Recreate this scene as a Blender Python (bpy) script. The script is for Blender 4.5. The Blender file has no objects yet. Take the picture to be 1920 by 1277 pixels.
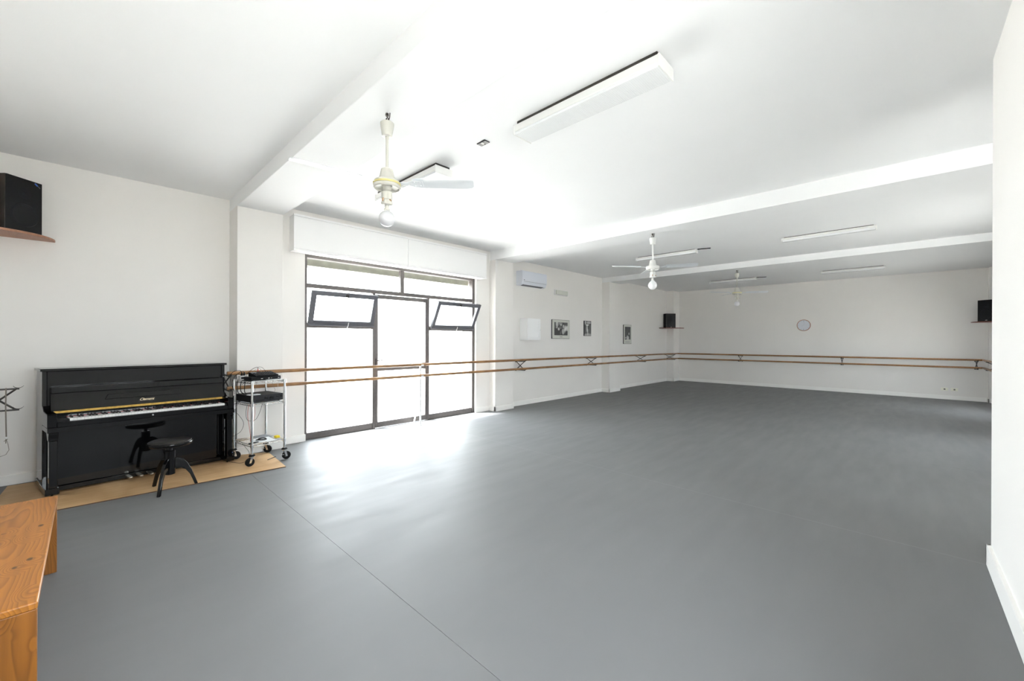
import bpy, math, random
from mathutils import Vector, Matrix
PI = math.pi
SC = bpy.context.scene
COL = SC.collection
random.seed(7)

# ------------------------------------------------------------------ camera, world, light, exposure
cam_d = bpy.data.cameras.new('camera')
cam_d.sensor_width = 36.0
cam_d.lens = 763.528 * 36.0 / 1920.0
cam_d.clip_start = 0.03
cam = bpy.data.objects.new('camera', cam_d)
COL.objects.link(cam)
_y, _p, _r = 0.76401, -0.00076334, -0.00353948
_F = Vector((-math.sin(_y) * math.cos(_p), math.cos(_y) * math.cos(_p), math.sin(_p)))
_R0 = Vector((math.cos(_y), math.sin(_y), 0))
_D0 = _F.cross(_R0)
_R = math.cos(_r) * _R0 + math.sin(_r) * _D0
_D = -math.sin(_r) * _R0 + math.cos(_r) * _D0
_m = Matrix((( _R.x, -_D.x, -_F.x, 0), (_R.y, -_D.y, -_F.y, 0), (_R.z, -_D.z, -_F.z, 1.45), (0, 0, 0, 1)))
cam.matrix_world = _m
SC.camera = cam

world = bpy.data.worlds.new('World')
SC.world = world
world.use_nodes = True
bg = world.node_tree.nodes['Background']
bg.inputs['Color'].default_value = (0.905, 0.955, 1.0, 1)
bg.inputs['Strength'].default_value = 7.0

sun_d = bpy.data.lights.new('sun', 'SUN')
sun_d.energy = 12.0
sun_d.angle = math.radians(6)
sun_d.color = (1.0, 0.98, 0.95)
sun = bpy.data.objects.new('sun', sun_d)
COL.objects.link(sun)
sun.rotation_euler = Vector((0.34, 0.30, -1.0)).to_track_quat('-Z', 'Y').to_euler()


def add_portal(loc, d, sx, sz):
    pd = bpy.data.lights.new('window_portal', 'AREA'); pd.shape = 'RECTANGLE'; pd.size = sx; pd.size_y = sz; pd.cycles.is_portal = True
    po = bpy.data.objects.new('window_portal', pd); COL.objects.link(po)
    po.matrix_world = Matrix.Translation(loc) @ Vector(d).to_track_quat('-Z', 'Y').to_matrix().to_4x4()
add_portal((-6.30, 3.76, 1.35), (1, 0, 0), 3.3, 3.3)
add_portal((.63, .95, 1.8), (-1, 0, 0), 2.0, 2.0)  # from here on, portals of the added unseen windows
add_portal((1.19, 3.83, 1.8), (0, 1, 0), 1.7, 1.7)
add_portal((1.97, 8.2, 1.6), (-1, 0, 0), 1.6, 1.6)
add_portal((1.97, 12.4, 1.3), (-1, 0, 0), 1.9, 1.9)

SC.view_settings.view_transform = 'Standard'
SC.view_settings.look = 'None'
SC.view_settings.gamma = 1.0
SC.view_settings.use_curve_mapping = False
SC.view_settings.exposure = 1.84
SC.cycles.max_bounces = 14
SC.cycles.diffuse_bounces = 10
SC.cycles.glossy_bounces = 5
SC.cycles.transparent_max_bounces = 12
SC.cycles.sample_clamp_indirect = 8.0
SC.cycles.caustics_reflective = False
SC.cycles.caustics_refractive = False

# ------------------------------------------------------------------ materials
def nmat(name):
    m = bpy.data.materials.new(name); m.use_nodes = True
    return m, m.node_tree.nodes, m.node_tree.links, m.node_tree.nodes['Principled BSDF']

def mat(name, c, rough=0.5, metal=0.0, bump=0.0, bscale=60.0, var=0.0, vscale=4.0, spec=0.5, coat=0.0, stretch=(1, 1, 1)):
    m, N, L, p = nmat(name)
    p.inputs['Base Color'].default_value = (*c, 1)
    p.inputs['Roughness'].default_value = rough
    p.inputs['Metallic'].default_value = metal
    p.inputs['Specular IOR Level'].default_value = spec
    if coat:
        p.inputs['Coat Weight'].default_value = coat
        p.inputs['Coat Roughness'].default_value = 0.03
    tc = N.new('ShaderNodeTexCoord')
    mp = N.new('ShaderNodeMapping'); mp.inputs['Scale'].default_value = stretch
    L.new(tc.outputs['Object'], mp.inputs['Vector'])
    if bump:
        n = N.new('ShaderNodeTexNoise'); n.inputs['Scale'].default_value = bscale; n.inputs['Detail'].default_value = 4
        L.new(mp.outputs[0], n.inputs['Vector'])
        b = N.new('ShaderNodeBump'); b.inputs['Strength'].default_value = bump; b.inputs['Distance'].default_value = 0.002
        L.new(n.outputs['Fac'], b.inputs['Height']); L.new(b.outputs[0], p.inputs['Normal'])
    if var:
        n = N.new('ShaderNodeTexNoise'); n.inputs['Scale'].default_value = vscale; n.inputs['Detail'].default_value = 3
        L.new(mp.outputs[0], n.inputs['Vector'])
        r = N.new('ShaderNodeMapRange'); r.inputs['From Min'].default_value = 0.3; r.inputs['From Max'].default_value = 0.7
        r.inputs['To Min'].default_value = 1 - var; r.inputs['To Max'].default_value = 1 + var
        L.new(n.outputs['Fac'], r.inputs['Value'])
        mx = N.new('ShaderNodeVectorMath'); mx.operation = 'SCALE'
        mx.inputs[0].default_value = c
        L.new(r.outputs[0], mx.inputs['Scale'])
        L.new(mx.outputs[0], p.inputs['Base Color'])
    return m

M = {}
M['wall'] = mat('wall_paint', (0.825, 0.806, 0.780), 0.8, bump=0.15, bscale=120, var=0.012, vscale=1.5, spec=0.2)
M['ceiling'] = mat('ceiling_paint', (0.87, 0.877, 0.882), 0.85, bump=0.1, bscale=120, var=0.008, vscale=1.2, spec=0.2)
M['base'] = mat('baseboard_paint', (0.90, 0.89, 0.865), 0.45, var=0.01)
M['frame'] = mat('bronze_aluminium', (0.135, 0.122, 0.116), 0.34, metal=0.4, var=0.08, vscale=30)
M['sash'] = mat('grey_aluminium', (0.17, 0.172, 0.192), 0.35, metal=0.35, var=0.05, vscale=30)
M['black_lacquer'] = mat('black_lacquer', (0.0030, 0.0030, 0.0034), 0.05, spec=0.36)
M['black_satin'] = mat('black_satin', (0.006, 0.006, 0.007), 0.38, spec=0.25)
M['black_matte'] = mat('black_matte', (0.007, 0.007, 0.008), 0.55, spec=0.2, bump=0.2, bscale=300)
M['rubber'] = mat('black_rubber', (0.008, 0.008, 0.008), 0.7, spec=0.2)
M['amp_front'] = mat('amplifier_front', (0.016, 0.016, 0.019), 0.4, spec=0.4)
M['leather'] = mat('black_leather', (0.012, 0.0105, 0.009), 0.34, spec=0.35, bump=0.3, bscale=220)
M['brass'] = mat('brass', (0.30, 0.19, 0.05), 0.5, metal=1.0, var=0.25, vscale=40)
M['pedal_metal'] = mat('pedal_metal', (0.60, 0.55, 0.46), 0.35, metal=1.0)
M['chrome'] = mat('chrome', (0.78, 0.79, 0.80), 0.12, metal=1.0)
M['ivory'] = mat('white_key', (0.80, 0.80, 0.78), 0.2)
M['felt'] = mat('red_felt', (0.45, 0.02, 0.03), 0.9)
M['white_plastic'] = mat('white_plastic', (0.80, 0.80, 0.79), 0.35)
M['ac_plastic'] = mat('ac_plastic', (0.74, 0.77, 0.84), 0.3)
M['ac_dark'] = mat('ac_dark', (0.10, 0.10, 0.12), 0.5)
M['fan_white'] = mat('fan_enamel', (0.55, 0.54, 0.49), 0.35, spec=0.3)
M['blade_white'] = mat('blade_white', (0.74, 0.77, 0.80), 0.3)
M['fan_gold'] = mat('fan_gold_band', (0.68, 0.60, 0.26), 0.35, metal=0.3)
M['bulb'] = mat('opal_bulb', (0.60, 0.60, 0.62), 0.12)
M['opal_white'] = mat('opal_white', (0.85, 0.85, 0.86), 0.12)
M['hook'] = mat('dark_hook', (0.10, 0.085, 0.075), 0.45, metal=0.7)
M['rust'] = mat('brown_terminal', (0.35, 0.22, 0.12), 0.5)
M['bracket'] = mat('dark_steel', (0.060, 0.055, 0.050), 0.45, metal=0.5, var=0.15, vscale=25)
M['white_steel'] = mat('white_steel', (0.80, 0.80, 0.80), 0.35)
M['cabinet'] = mat('cabinet_white', (0.90, 0.90, 0.90), 0.35)
M['fixture'] = mat('fixture_white', (0.78, 0.78, 0.76), 0.4)
M['speaker'] = mat('speaker_vinyl', (0.006, 0.006, 0.0065), 0.5, bump=0.2, bscale=250, spec=0.2)
M['cloth'] = mat('speaker_cloth', (0.0045, 0.005, 0.006), 0.75, spec=0.15, bump=0.5, bscale=700)
M['cone'] = mat('speaker_cone', (0.006, 0.0065, 0.009), 0.45, spec=0.25)
M['blue'] = mat('blue_plastic', (0.05, 0.16, 0.62), 0.4)
M['red'] = mat('red_plastic', (0.50, 0.05, 0.03), 0.4)
M['yellow'] = mat('yellow_plastic', (0.85, 0.66, 0.02), 0.5)
M['paper'] = mat('paper', (0.78, 0.80, 0.82), 0.7, var=0.03, vscale=20)
M['grey_print'] = mat('grey_print', (0.22, 0.23, 0.25), 0.6, var=0.4, vscale=60)
M['mount'] = mat('picture_mount', (0.62, 0.63, 0.57), 0.6)
M['pic_frame'] = mat('picture_edge', (0.025, 0.025, 0.025), 0.4)
M['shelf'] = mat('shelf_laminate', (0.40, 0.19, 0.11), 0.4, var=0.12, vscale=12, stretch=(1, 6, 1))
M['shelf_dark'] = mat('mahogany_shelf', (0.20, 0.06, 0.04), 0.35, var=0.15, vscale=12)
M['cord'] = mat('grey_cord', (0.22, 0.19, 0.16), 0.8)
M['white_cable'] = mat('white_cable', (0.7, 0.68, 0.64), 0.5)
M['clock_rim'] = mat('clock_rim', (0.42, 0.20, 0.14), 0.35)
M['clock_face'] = mat('clock_face', (0.68, 0.70, 0.75), 0.5)
M['outlet'] = mat('outlet_plate', (0.88, 0.87, 0.76), 0.4)
M['outlet_dark'] = mat('outlet_socket', (0.18, 0.17, 0.15), 0.5)
M['seam'] = mat('seam_gap', (0.09, 0.09, 0.095), 0.8)
M['seam_pale'] = mat('seam_weld', (0.23, 0.235, 0.24), 0.5)
M['lintel'] = mat('outer_render', (0.46, 0.46, 0.38), 0.9, var=0.12, vscale=8)
M['paving'] = mat('exterior_paving', (0.62, 0.60, 0.57), 0.9, var=0.06, vscale=1.0)
M['grey_box'] = mat('grey_plastic', (0.50, 0.49, 0.48), 0.5)
M['gold_leaf'] = mat('gold_leaf', (0.70, 0.58, 0.38), 0.4, metal=0.4)

def wood(name, dark, light, scale=9.0, axis_stretch=(0.6, 9, 9), rough=0.4, knots=True, coat=0.15, bandw=6.0, warp=1.0, mean=0.5):
    m, N, L, p = nmat(name)
    tc = N.new('ShaderNodeTexCoord')
    n0 = N.new('ShaderNodeTexNoise'); n0.inputs['Scale'].default_value = 2.2; n0.inputs['Detail'].default_value = 1.5
    mp0 = N.new('ShaderNodeMapping'); mp0.inputs['Scale'].default_value = (0.5, 1.3, 1.3)
    L.new(tc.outputs['Object'], mp0.inputs[0]); L.new(mp0.outputs[0], n0.inputs['Vector'])
    ml = N.new('ShaderNodeMath'); ml.operation = 'MULTIPLY'; ml.inputs[1].default_value = bandw * warp
    L.new(n0.outputs['Fac'], ml.inputs[0])
    fr = N.new('ShaderNodeMath'); fr.operation = 'PINGPONG'; fr.inputs[1].default_value = 0.5
    L.new(ml.outputs[0], fr.inputs[0])
    mp = N.new('ShaderNodeMapping'); mp.inputs['Scale'].default_value = axis_stretch
    L.new(tc.outputs['Object'], mp.inputs[0])
    n1 = N.new('ShaderNodeTexNoise'); n1.inputs['Scale'].default_value = scale; n1.inputs['Detail'].default_value = 5
    L.new(mp.outputs[0], n1.inputs['Vector'])
    a = N.new('ShaderNodeMath'); a.operation = 'MULTIPLY_ADD'; a.inputs[1].default_value = 0.9
    L.new(fr.outputs[0], a.inputs[0]); L.new(n1.outputs['Fac'], a.inputs[2])
    cr = N.new('ShaderNodeValToRGB')
    cr.color_ramp.elements[0].position = 0.42; cr.color_ramp.elements[0].color = (*light, 1)
    cr.color_ramp.elements[1].position = 0.98; cr.color_ramp.elements[1].color = (*dark, 1)
    L.new(a.outputs[0], cr.inputs[0])
    out = cr.outputs[0]
    if knots:
        v = N.new('ShaderNodeTexVoronoi'); v.inputs['Scale'].default_value = 4.2
        mk = N.new('ShaderNodeMapping'); mk.inputs['Scale'].default_value = (1.0, 1.9, 1.9); mk.inputs['Location'].default_value = (0.3, 0.25, 0.1)
        L.new(tc.outputs['Object'], mk.inputs[0]); L.new(mk.outputs[0], v.inputs['Vector'])
        r = N.new('ShaderNodeMapRange'); r.inputs['From Min'].default_value = 0.05; r.inputs['From Max'].default_value = 0.11
        r.inputs['To Min'].default_value = 0.75; r.inputs['To Max'].default_value = 0.0
        L.new(v.outputs['Distance'], r.inputs['Value'])
        mx = N.new('ShaderNodeMix'); mx.data_type = 'RGBA'
        L.new(r.outputs[0], mx.inputs['Factor']); L.new(out, mx.inputs['A']); mx.inputs['B'].default_value = (dark[0] * .45, dark[1] * .4, dark[2] * .4, 1)
        out = mx.outputs['Result']
    L.new(out, p.inputs['Base Color'])
    p.inputs['Roughness'].default_value = rough
    p.inputs['Coat Weight'].default_value = coat; p.inputs['Coat Roughness'].default_value = 0.2
    b = N.new('ShaderNodeBump'); b.inputs['Strength'].default_value = 0.15; b.inputs['Distance'].default_value = 0.001
    L.new(n1.outputs['Fac'], b.inputs['Height']); L.new(b.outputs[0], p.inputs['Normal'])
    return m

def pine(name, dark, light, along='X', center=(0, 0, 0)):
    m, N, L, p = nmat(name)
    tc = N.new('ShaderNodeTexCoord')
    mp = N.new('ShaderNodeMapping'); mp.inputs['Location'].default_value = center
    st = {'X': (.16, 1, 1), 'Z': (1, 1, .16)}[along]
    mp.inputs['Scale'].default_value = st
    L.new(tc.outputs['Object'], mp.inputs[0])
    nz = N.new('ShaderNodeTexNoise'); nz.inputs['Scale'].default_value = 5.0; nz.inputs['Detail'].default_value = 2.0
    L.new(mp.outputs[0], nz.inputs['Vector'])
    # knots bend the rings
    kv = N.new('ShaderNodeTexVoronoi'); kv.inputs['Scale'].default_value = 4.0
    km = N.new('ShaderNodeMapping'); km.inputs['Scale'].default_value = (1.0, 1.7, 1.0) if along == 'X' else (1.7, 1.7, 1.0); km.inputs['Location'].default_value = (.31, .07, .4)
    L.new(tc.outputs['Object'], km.inputs[0]); L.new(km.outputs[0], kv.inputs['Vector'])
    kr = N.new('ShaderNodeMapRange'); kr.inputs['From Min'].default_value = 0.0; kr.inputs['From Max'].default_value = 0.38; kr.inputs['To Min'].default_value = .09; kr.inputs['To Max'].default_value = 0.0
    L.new(kv.outputs['Distance'], kr.inputs['Value'])
    sx = N.new('ShaderNodeSeparateXYZ'); L.new(mp.outputs[0], sx.inputs[0])
    u, v = (('Y', 'Z') if along == 'X' else ('Y', 'X'))
    sq = N.new('ShaderNodeCombineXYZ'); L.new(sx.outputs[u], sq.inputs[0]); L.new(sx.outputs[v], sq.inputs[1])
    L.new(sx.outputs['X' if along == 'X' else 'Z'], sq.inputs[2])
    ln = N.new('ShaderNodeVectorMath'); ln.operation = 'LENGTH'; L.new(sq.outputs[0], ln.inputs[0])
    ad = N.new('ShaderNodeMath'); ad.operation = 'MULTIPLY_ADD'; ad.inputs[1].default_value = .20
    L.new(nz.outputs['Fac'], ad.inputs[0]); L.new(ln.outputs['Value'], ad.inputs[2])
    ad2 = N.new('ShaderNodeMath'); ad2.operation = 'ADD'; L.new(ad.outputs[0], ad2.inputs[0]); L.new(kr.outputs[0], ad2.inputs[1])
    ml = N.new('ShaderNodeMath'); ml.operation = 'MULTIPLY'; ml.inputs[1].default_value = 62.0; L.new(ad2.outputs[0], ml.inputs[0])
    fr = N.new('ShaderNodeMath'); fr.operation = 'FRACT'; L.new(ml.outputs[0], fr.inputs[0])
    cr = N.new('ShaderNodeValToRGB'); e = cr.color_ramp.elements
    mid = tuple(l * .75 + d * .25 for l, d in zip(light, dark))
    e[0].position = 0.0; e[0].color = (*light, 1); e[1].position = 1.0; e[1].color = (*light, 1)
    x = e.new(0.55); x.color = (*mid, 1); x = e.new(0.85); x.color = tuple(l * .45 + d * .55 for l, d in zip(light, dark)) + (1,); x = e.new(0.93); x.color = (*mid, 1)
    L.new(fr.outputs[0], cr.inputs[0])
    kk = N.new('ShaderNodeMapRange'); kk.inputs['From Min'].default_value = 0.045; kk.inputs['From Max'].default_value = 0.085; kk.inputs['To Min'].default_value = .9; kk.inputs['To Max'].default_value = 0.0
    L.new(kv.outputs['Distance'], kk.inputs['Value'])
    mx = N.new('ShaderNodeMix'); mx.data_type = 'RGBA'; L.new(kk.outputs[0], mx.inputs['Factor']); L.new(cr.outputs[0], mx.inputs['A'])
    mx.inputs['B'].default_value = (dark[0] * .30, dark[1] * .28, dark[2] * .4, 1)
    fg = N.new('ShaderNodeTexNoise'); fg.inputs['Scale'].default_value = 40; fg.inputs['Detail'].default_value = 4
    fm = N.new('ShaderNodeMapping'); fm.inputs['Scale'].default_value = {'X': (.06, 1, 1), 'Z': (1, 1, .06)}[along]; L.new(tc.outputs['Object'], fm.inputs[0]); L.new(fm.outputs[0], fg.inputs['Vector'])
    fr2 = N.new('ShaderNodeMapRange'); fr2.inputs['From Min'].default_value = .3; fr2.inputs['From Max'].default_value = .7; fr2.inputs['To Min'].default_value = .86; fr2.inputs['To Max'].default_value = 1.10
    L.new(fg.outputs['Fac'], fr2.inputs['Value'])
    sc_ = N.new('ShaderNodeVectorMath'); sc_.operation = 'SCALE'; L.new(mx.outputs['Result'], sc_.inputs[0]); L.new(fr2.outputs[0], sc_.inputs['Scale'])
    L.new(sc_.outputs[0], p.inputs['Base Color'])
    p.inputs['Roughness'].default_value = .42; p.inputs['Coat Weight'].default_value = .1; p.inputs['Coat Roughness'].default_value = .25
    return m
M['pine'] = pine('pine', (0.17, 0.047, 0.006), (0.46, 0.178, 0.024), 'X', (0.0, -.03, -.36))
M['pine_shaded'] = pine('pine_leg_shaded', (0.10, 0.030, 0.003), (0.30, 0.110, 0.014), 'Z', (.62, .06, -.04))  # darker copy of the pine; shade on the bench legs put into its colour
M['ply'] = wood('plywood', (0.50, 0.31, 0.15), (0.66, 0.45, 0.24), scale=4, axis_stretch=(9, 0.7, 9), knots=False, rough=0.55, coat=0.0, bandw=3)
M['ply_edge'] = mat('plywood_edge', (0.10, 0.06, 0.035), 0.8)
M['barre'] = wood('barre_beech', (0.24, 0.115, 0.04), (0.40, 0.215, 0.085), scale=4, axis_stretch=(9, 0.6, 9), knots=False, rough=0.35, coat=0.2, bandw=3)
M['walnut'] = wood('speaker_walnut', (0.018, 0.012, 0.010), (0.055, 0.040, 0.032), scale=5, axis_stretch=(9, 9, 0.5), knots=False, rough=0.45, coat=0.0, bandw=4)

def floor_mat():
    m, N, L, p = nmat('grey_vinyl')
    tc = N.new('ShaderNodeTexCoord')
    n = N.new('ShaderNodeTexNoise'); n.inputs['Scale'].default_value = 0.9; n.inputs['Detail'].default_value = 6
    L.new(tc.outputs['Object'], n.inputs['Vector'])
    cr = N.new('ShaderNodeValToRGB')
    cr.color_ramp.elements[0].position = 0.3; cr.color_ramp.elements[0].color = (0.170, 0.173, 0.178, 1)
    cr.color_ramp.elements[1].position = 0.7; cr.color_ramp.elements[1].color = (0.182, 0.185, 0.190, 1)
    L.new(n.outputs['Fac'], cr.inputs[0]); L.new(cr.outputs[0], p.inputs['Base Color'])
    # low ripples of the laid sheet, running across the strips, and wiped streaks in the gloss
    mp = N.new('ShaderNodeMapping'); mp.inputs['Scale'].default_value = (5.0, 0.9, 1)
    L.new(tc.outputs['Object'], mp.inputs[0])
    n2 = N.new('ShaderNodeTexNoise'); n2.inputs['Scale'].default_value = 1.6; n2.inputs['Detail'].default_value = 3
    L.new(mp.outputs[0], n2.inputs['Vector'])
    r = N.new('ShaderNodeMapRange'); r.inputs['To Min'].default_value = 0.46; r.inputs['To Max'].default_value = 0.55
    r.inputs['From Min'].default_value = 0.3; r.inputs['From Max'].default_value = 0.7
    L.new(n2.outputs['Fac'], r.inputs['Value']); L.new(r.outputs[0], p.inputs['Roughness'])
    b = N.new('ShaderNodeBump'); b.inputs['Strength'].default_value = 0.10; b.inputs['Distance'].default_value = 0.004
    L.new(n2.outputs['Fac'], b.inputs['Height'])
    n3 = N.new('ShaderNodeTexNoise'); n3.inputs['Scale'].default_value = 400
    L.new(tc.outputs['Object'], n3.inputs['Vector'])
    b2 = N.new('ShaderNodeBump'); b2.inputs['Strength'].default_value = 0.08; b2.inputs['Distance'].default_value = 0.001
    L.new(n3.outputs['Fac'], b2.inputs['Height']); L.new(b.outputs[0], b2.inputs['Normal']); L.new(b2.outputs[0], p.inputs['Normal'])
    p.inputs['Specular IOR Level'].default_value = 0.14
    return m
M['vinyl'] = floor_mat()

def glass_mat(name, tint):
    m, N, L, p = nmat(name)
    N.remove(p)
    o = N['Material Output']
    t = N.new('ShaderNodeBsdfTransparent'); t.inputs['Color'].default_value = (*tint, 1)
    g = N.new('ShaderNodeBsdfGlossy'); g.inputs['Roughness'].default_value = 0.02
    lw = N.new('ShaderNodeLayerWeight'); lw.inputs['Blend'].default_value = 0.5
    pw = N.new('ShaderNodeMath'); pw.operation = 'POWER'; pw.inputs[1].default_value = 5.0
    L.new(lw.outputs['Facing'], pw.inputs[0])
    f = N.new('ShaderNodeMath'); f.operation = 'MULTIPLY_ADD'; f.inputs[1].default_value = 0.9; f.inputs[2].default_value = 0.04
    L.new(pw.outputs[0], f.inputs[0])
    mx = N.new('ShaderNodeMixShader')
    L.new(f.outputs[0], mx.inputs[0]); L.new(t.outputs[0], mx.inputs[1]); L.new(g.outputs[0], mx.inputs[2]); L.new(mx.outputs[0], o.inputs['Surface'])
    return m
M['glass'] = glass_mat('window_glass', (0.95, 0.96, 0.955))
M['solar_glass'] = glass_mat('solar_glass', (0.90, 0.91, 0.91))

def diffuser_mat():
    m, N, L, p = nmat('prismatic_diffuser')
    p.inputs['Base Color'].default_value = (0.82, 0.83, 0.84, 1); p.inputs['Roughness'].default_value = 0.25
    tc = N.new('ShaderNodeTexCoord')
    v = N.new('ShaderNodeTexVoronoi'); v.inputs['Scale'].default_value = 75; v.inputs['Randomness'].default_value = 0.0
    L.new(tc.outputs['Object'], v.inputs['Vector'])
    b = N.new('ShaderNodeBump'); b.inputs['Strength'].default_value = 0.9; b.inputs['Distance'].default_value = 0.004
    L.new(v.outputs['Distance'], b.inputs['Height']); L.new(b.outputs[0], p.inputs['Normal'])
    return m
M['diffuser'] = diffuser_mat()

# ------------------------------------------------------------------ mesh helpers
class MB:
    def __init__(s, xf=None):
        s.v = []; s.f = []; s.xf = xf; s.sm = []
    def _add(s, vs, fs, smooth=False):
        b = len(s.v)
        s.v += [tuple(s.xf(*v)) if s.xf else tuple(v) for v in vs]
        s.f += [tuple(b + i for i in f) for f in fs]
        s.sm += [smooth] * len(fs)
        return s
    def box(s, x0, x1, y0, y1, z0, z1):
        return s._add([(x0, y0, z0), (x1, y0, z0), (x1, y1, z0), (x0, y1, z0), (x0, y0, z1), (x1, y0, z1), (x1, y1, z1), (x0, y1, z1)],
                      [(0, 3, 2, 1), (4, 5, 6, 7), (0, 1, 5, 4), (1, 2, 6, 5), (2, 3, 7, 6), (3, 0, 4, 7)])
    def hexa(s, p):  # 8 points: bottom loop then top loop
        return s._add(p, [(0, 3, 2, 1), (4, 5, 6, 7), (0, 1, 5, 4), (1, 2, 6, 5), (2, 3, 7, 6), (3, 0, 4, 7)])
    def prism(s, poly, a, b, mapf):  # poly list of 2D points extruded from a to b, mapf(p, q, t) -> xyz
        n = len(poly)
        vs = [mapf(p, q, a) for p, q in poly] + [mapf(p, q, b) for p, q in poly]
        fs = [tuple(range(n - 1, -1, -1)), tuple(range(n, 2 * n))] + [(i, (i + 1) % n, n + (i + 1) % n, n + i) for i in range(n)]
        return s._add(vs, fs)
    def tube(s, pts, r, n=8, caps=True):
        pts = [Vector(p) for p in pts]
        rs = r if isinstance(r, (list, tuple)) else [r] * len(pts)
        vs = []; fs = []
        t0 = (pts[1] - pts[0]).normalized()
        ref = Vector((0, 0, 1)) if abs(t0.z) < 0.9 else Vector((1, 0, 0))
        nrm = t0.cross(ref).normalized()
        for i, p in enumerate(pts):
            if i == 0: t = t0
            elif i == len(pts) - 1: t = (pts[-1] - pts[-2]).normalized()
            else: t = ((pts[i + 1] - p).normalized() + (p - pts[i - 1]).normalized()).normalized()
            nrm = (nrm - t * nrm.dot(t)).normalized()
            bi = t.cross(nrm)
            for k in range(n):
                a = 2 * PI * k / n
                vs.append(p + (nrm * math.cos(a) + bi * math.sin(a)) * rs[i])
        for i in range(len(pts) - 1):
            for k in range(n):
                fs.append((i * n + k, i * n + (k + 1) % n, (i + 1) * n + (k + 1) % n, (i + 1) * n + k))
        s._add(vs, fs, True)
        if caps:
            s._add(vs[:n], [tuple(range(n - 1, -1, -1))]); s._add(vs[-n:], [tuple(range(n))])
        return s
    def lathe(s, prof, c=(0, 0, 0), n=24, axis='Z', a0=0.0, caps=(True, True)):  # prof: (r, h)
        vs = []; fs = []
        for r, h in prof:
            for k in range(n):
                a = a0 + 2 * PI * k / n
                if axis == 'Z': vs.append((c[0] + r * math.cos(a), c[1] + r * math.sin(a), c[2] + h))
                elif axis == 'X': vs.append((c[0] + h, c[1] + r * math.cos(a), c[2] + r * math.sin(a)))
                else: vs.append((c[0] + r * math.sin(a), c[1] + h, c[2] + r * math.cos(a)))
        m = len(prof)
        for i in range(m - 1):
            for k in range(n):
                fs.append((i * n + k, i * n + (k + 1) % n, (i + 1) * n + (k + 1) % n, (i + 1) * n + k))
        if prof[0][0] > 1e-6 and caps[0]: fs.append(tuple(range(n - 1, -1, -1)))
        if prof[-1][0] > 1e-6 and caps[1]: fs.append(tuple((m - 1) * n + k for k in range(n)))
        return s._add(vs, fs, True)
    def build(s, name, m, parent=None, bevel=0.0, seg=2, smooth=None, kind=None, label=None, at=None):
        off = Vector(at) if at else Vector((0, 0, 0))
        me = bpy.data.meshes.new(name)
        me.from_pydata([tuple(Vector(v) - off) for v in s.v], [], s.f)
        me.materials.append(m if not isinstance(m, str) else M[m])
        for i, p in enumerate(me.polygons): p.use_smooth = s.sm[i] if smooth is None else smooth
        me.validate(); me.update()
        o = bpy.data.objects.new(name, me); COL.objects.link(o)
        if at and not parent: o.location = off
        if parent: o.parent = parent
        if bevel:
            b = o.modifiers.new('bevel', 'BEVEL'); b.width = bevel; b.segments = seg; b.limit_method = 'ANGLE'; b.angle_limit = 0.9
        if any(s.sm) or bevel:
            try: me.set_sharp_from_angle(angle=math.radians(40))
            except Exception: pass
        if kind: o['kind'] = kind
        if label: o['label'] = label
        return o

def fix_normals(o):
    import bmesh
    bm = bmesh.new(); bm.from_mesh(o.data); bmesh.ops.recalc_face_normals(bm, faces=bm.faces); bm.to_mesh(o.data); bm.free()

def thing(name, label, cat, loc=(0, 0, 0), rz=0.0, group=None):
    o = bpy.data.objects.new(name, None); COL.objects.link(o)
    o.empty_display_size = 0.1
    o.location = loc; o.rotation_euler = (0, 0, rz)
    o['label'] = label; o['category'] = cat
    if group: o['group'] = group
    return o

def tag(o, label, cat, group=None):
    o['label'] = label; o['category'] = cat
    if group: o['group'] = group
    return o

def struct(o):
    o['kind'] = 'structure'; return o

def dup(root, loc, rz=None, label=None):
    r = root.copy(); COL.objects.link(r); r.location = loc
    if rz is not None: r.rotation_euler = (0, 0, rz)
    if label: r['label'] = label
    for ch in list(root.children):
        c = ch.copy(); COL.objects.link(c); c.parent = r
        for g in list(ch.children):
            d = g.copy(); COL.objects.link(d); d.parent = c
    return r

# ------------------------------------------------------------------ room shell
XL, XW, XP = -6.37, -6.14, -5.97     # left wall, window wall, pillar faces
XR, XR2 = 0.419, 1.76                # near right wall, far right wall
YF, YB = -0.65, 14.97                # wall behind the camera, back wall
ZB1, ZB2, ZB3 = 3.11, 3.085, 3.08    # beam undersides

struct(MB().box(-6.6, 1.95, -0.85, 15.2, -0.12, -0.003).build('floor', 'seam'))
fl_root = bpy.data.objects['floor']
ys = [YF, 1.221, 4.05, 6.9, 9.7, 12.5, YB + .02]
for i in range(len(ys) - 1):
    g = 0.0010 if i in (0, 1) else 0.0006
    x1 = XR2 + 0.02 if i >= 2 else XR + 0.02
    MB().box(-6.42, x1, ys[i] + (g if i else 0), ys[i + 1] - g, -0.003, 0.0).build('vinyl_sheet', 'vinyl', fl_root)
struct(MB().box(-6.40, 0.42, 4.0485, 4.0515, -0.0029, 0.0002).build('trim_1', 'seam_pale'))

struct(MB().box(-6.75, XL, YF - .2, 1.29, 0, 3.29).build('wall_left', 'wall'))
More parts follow.
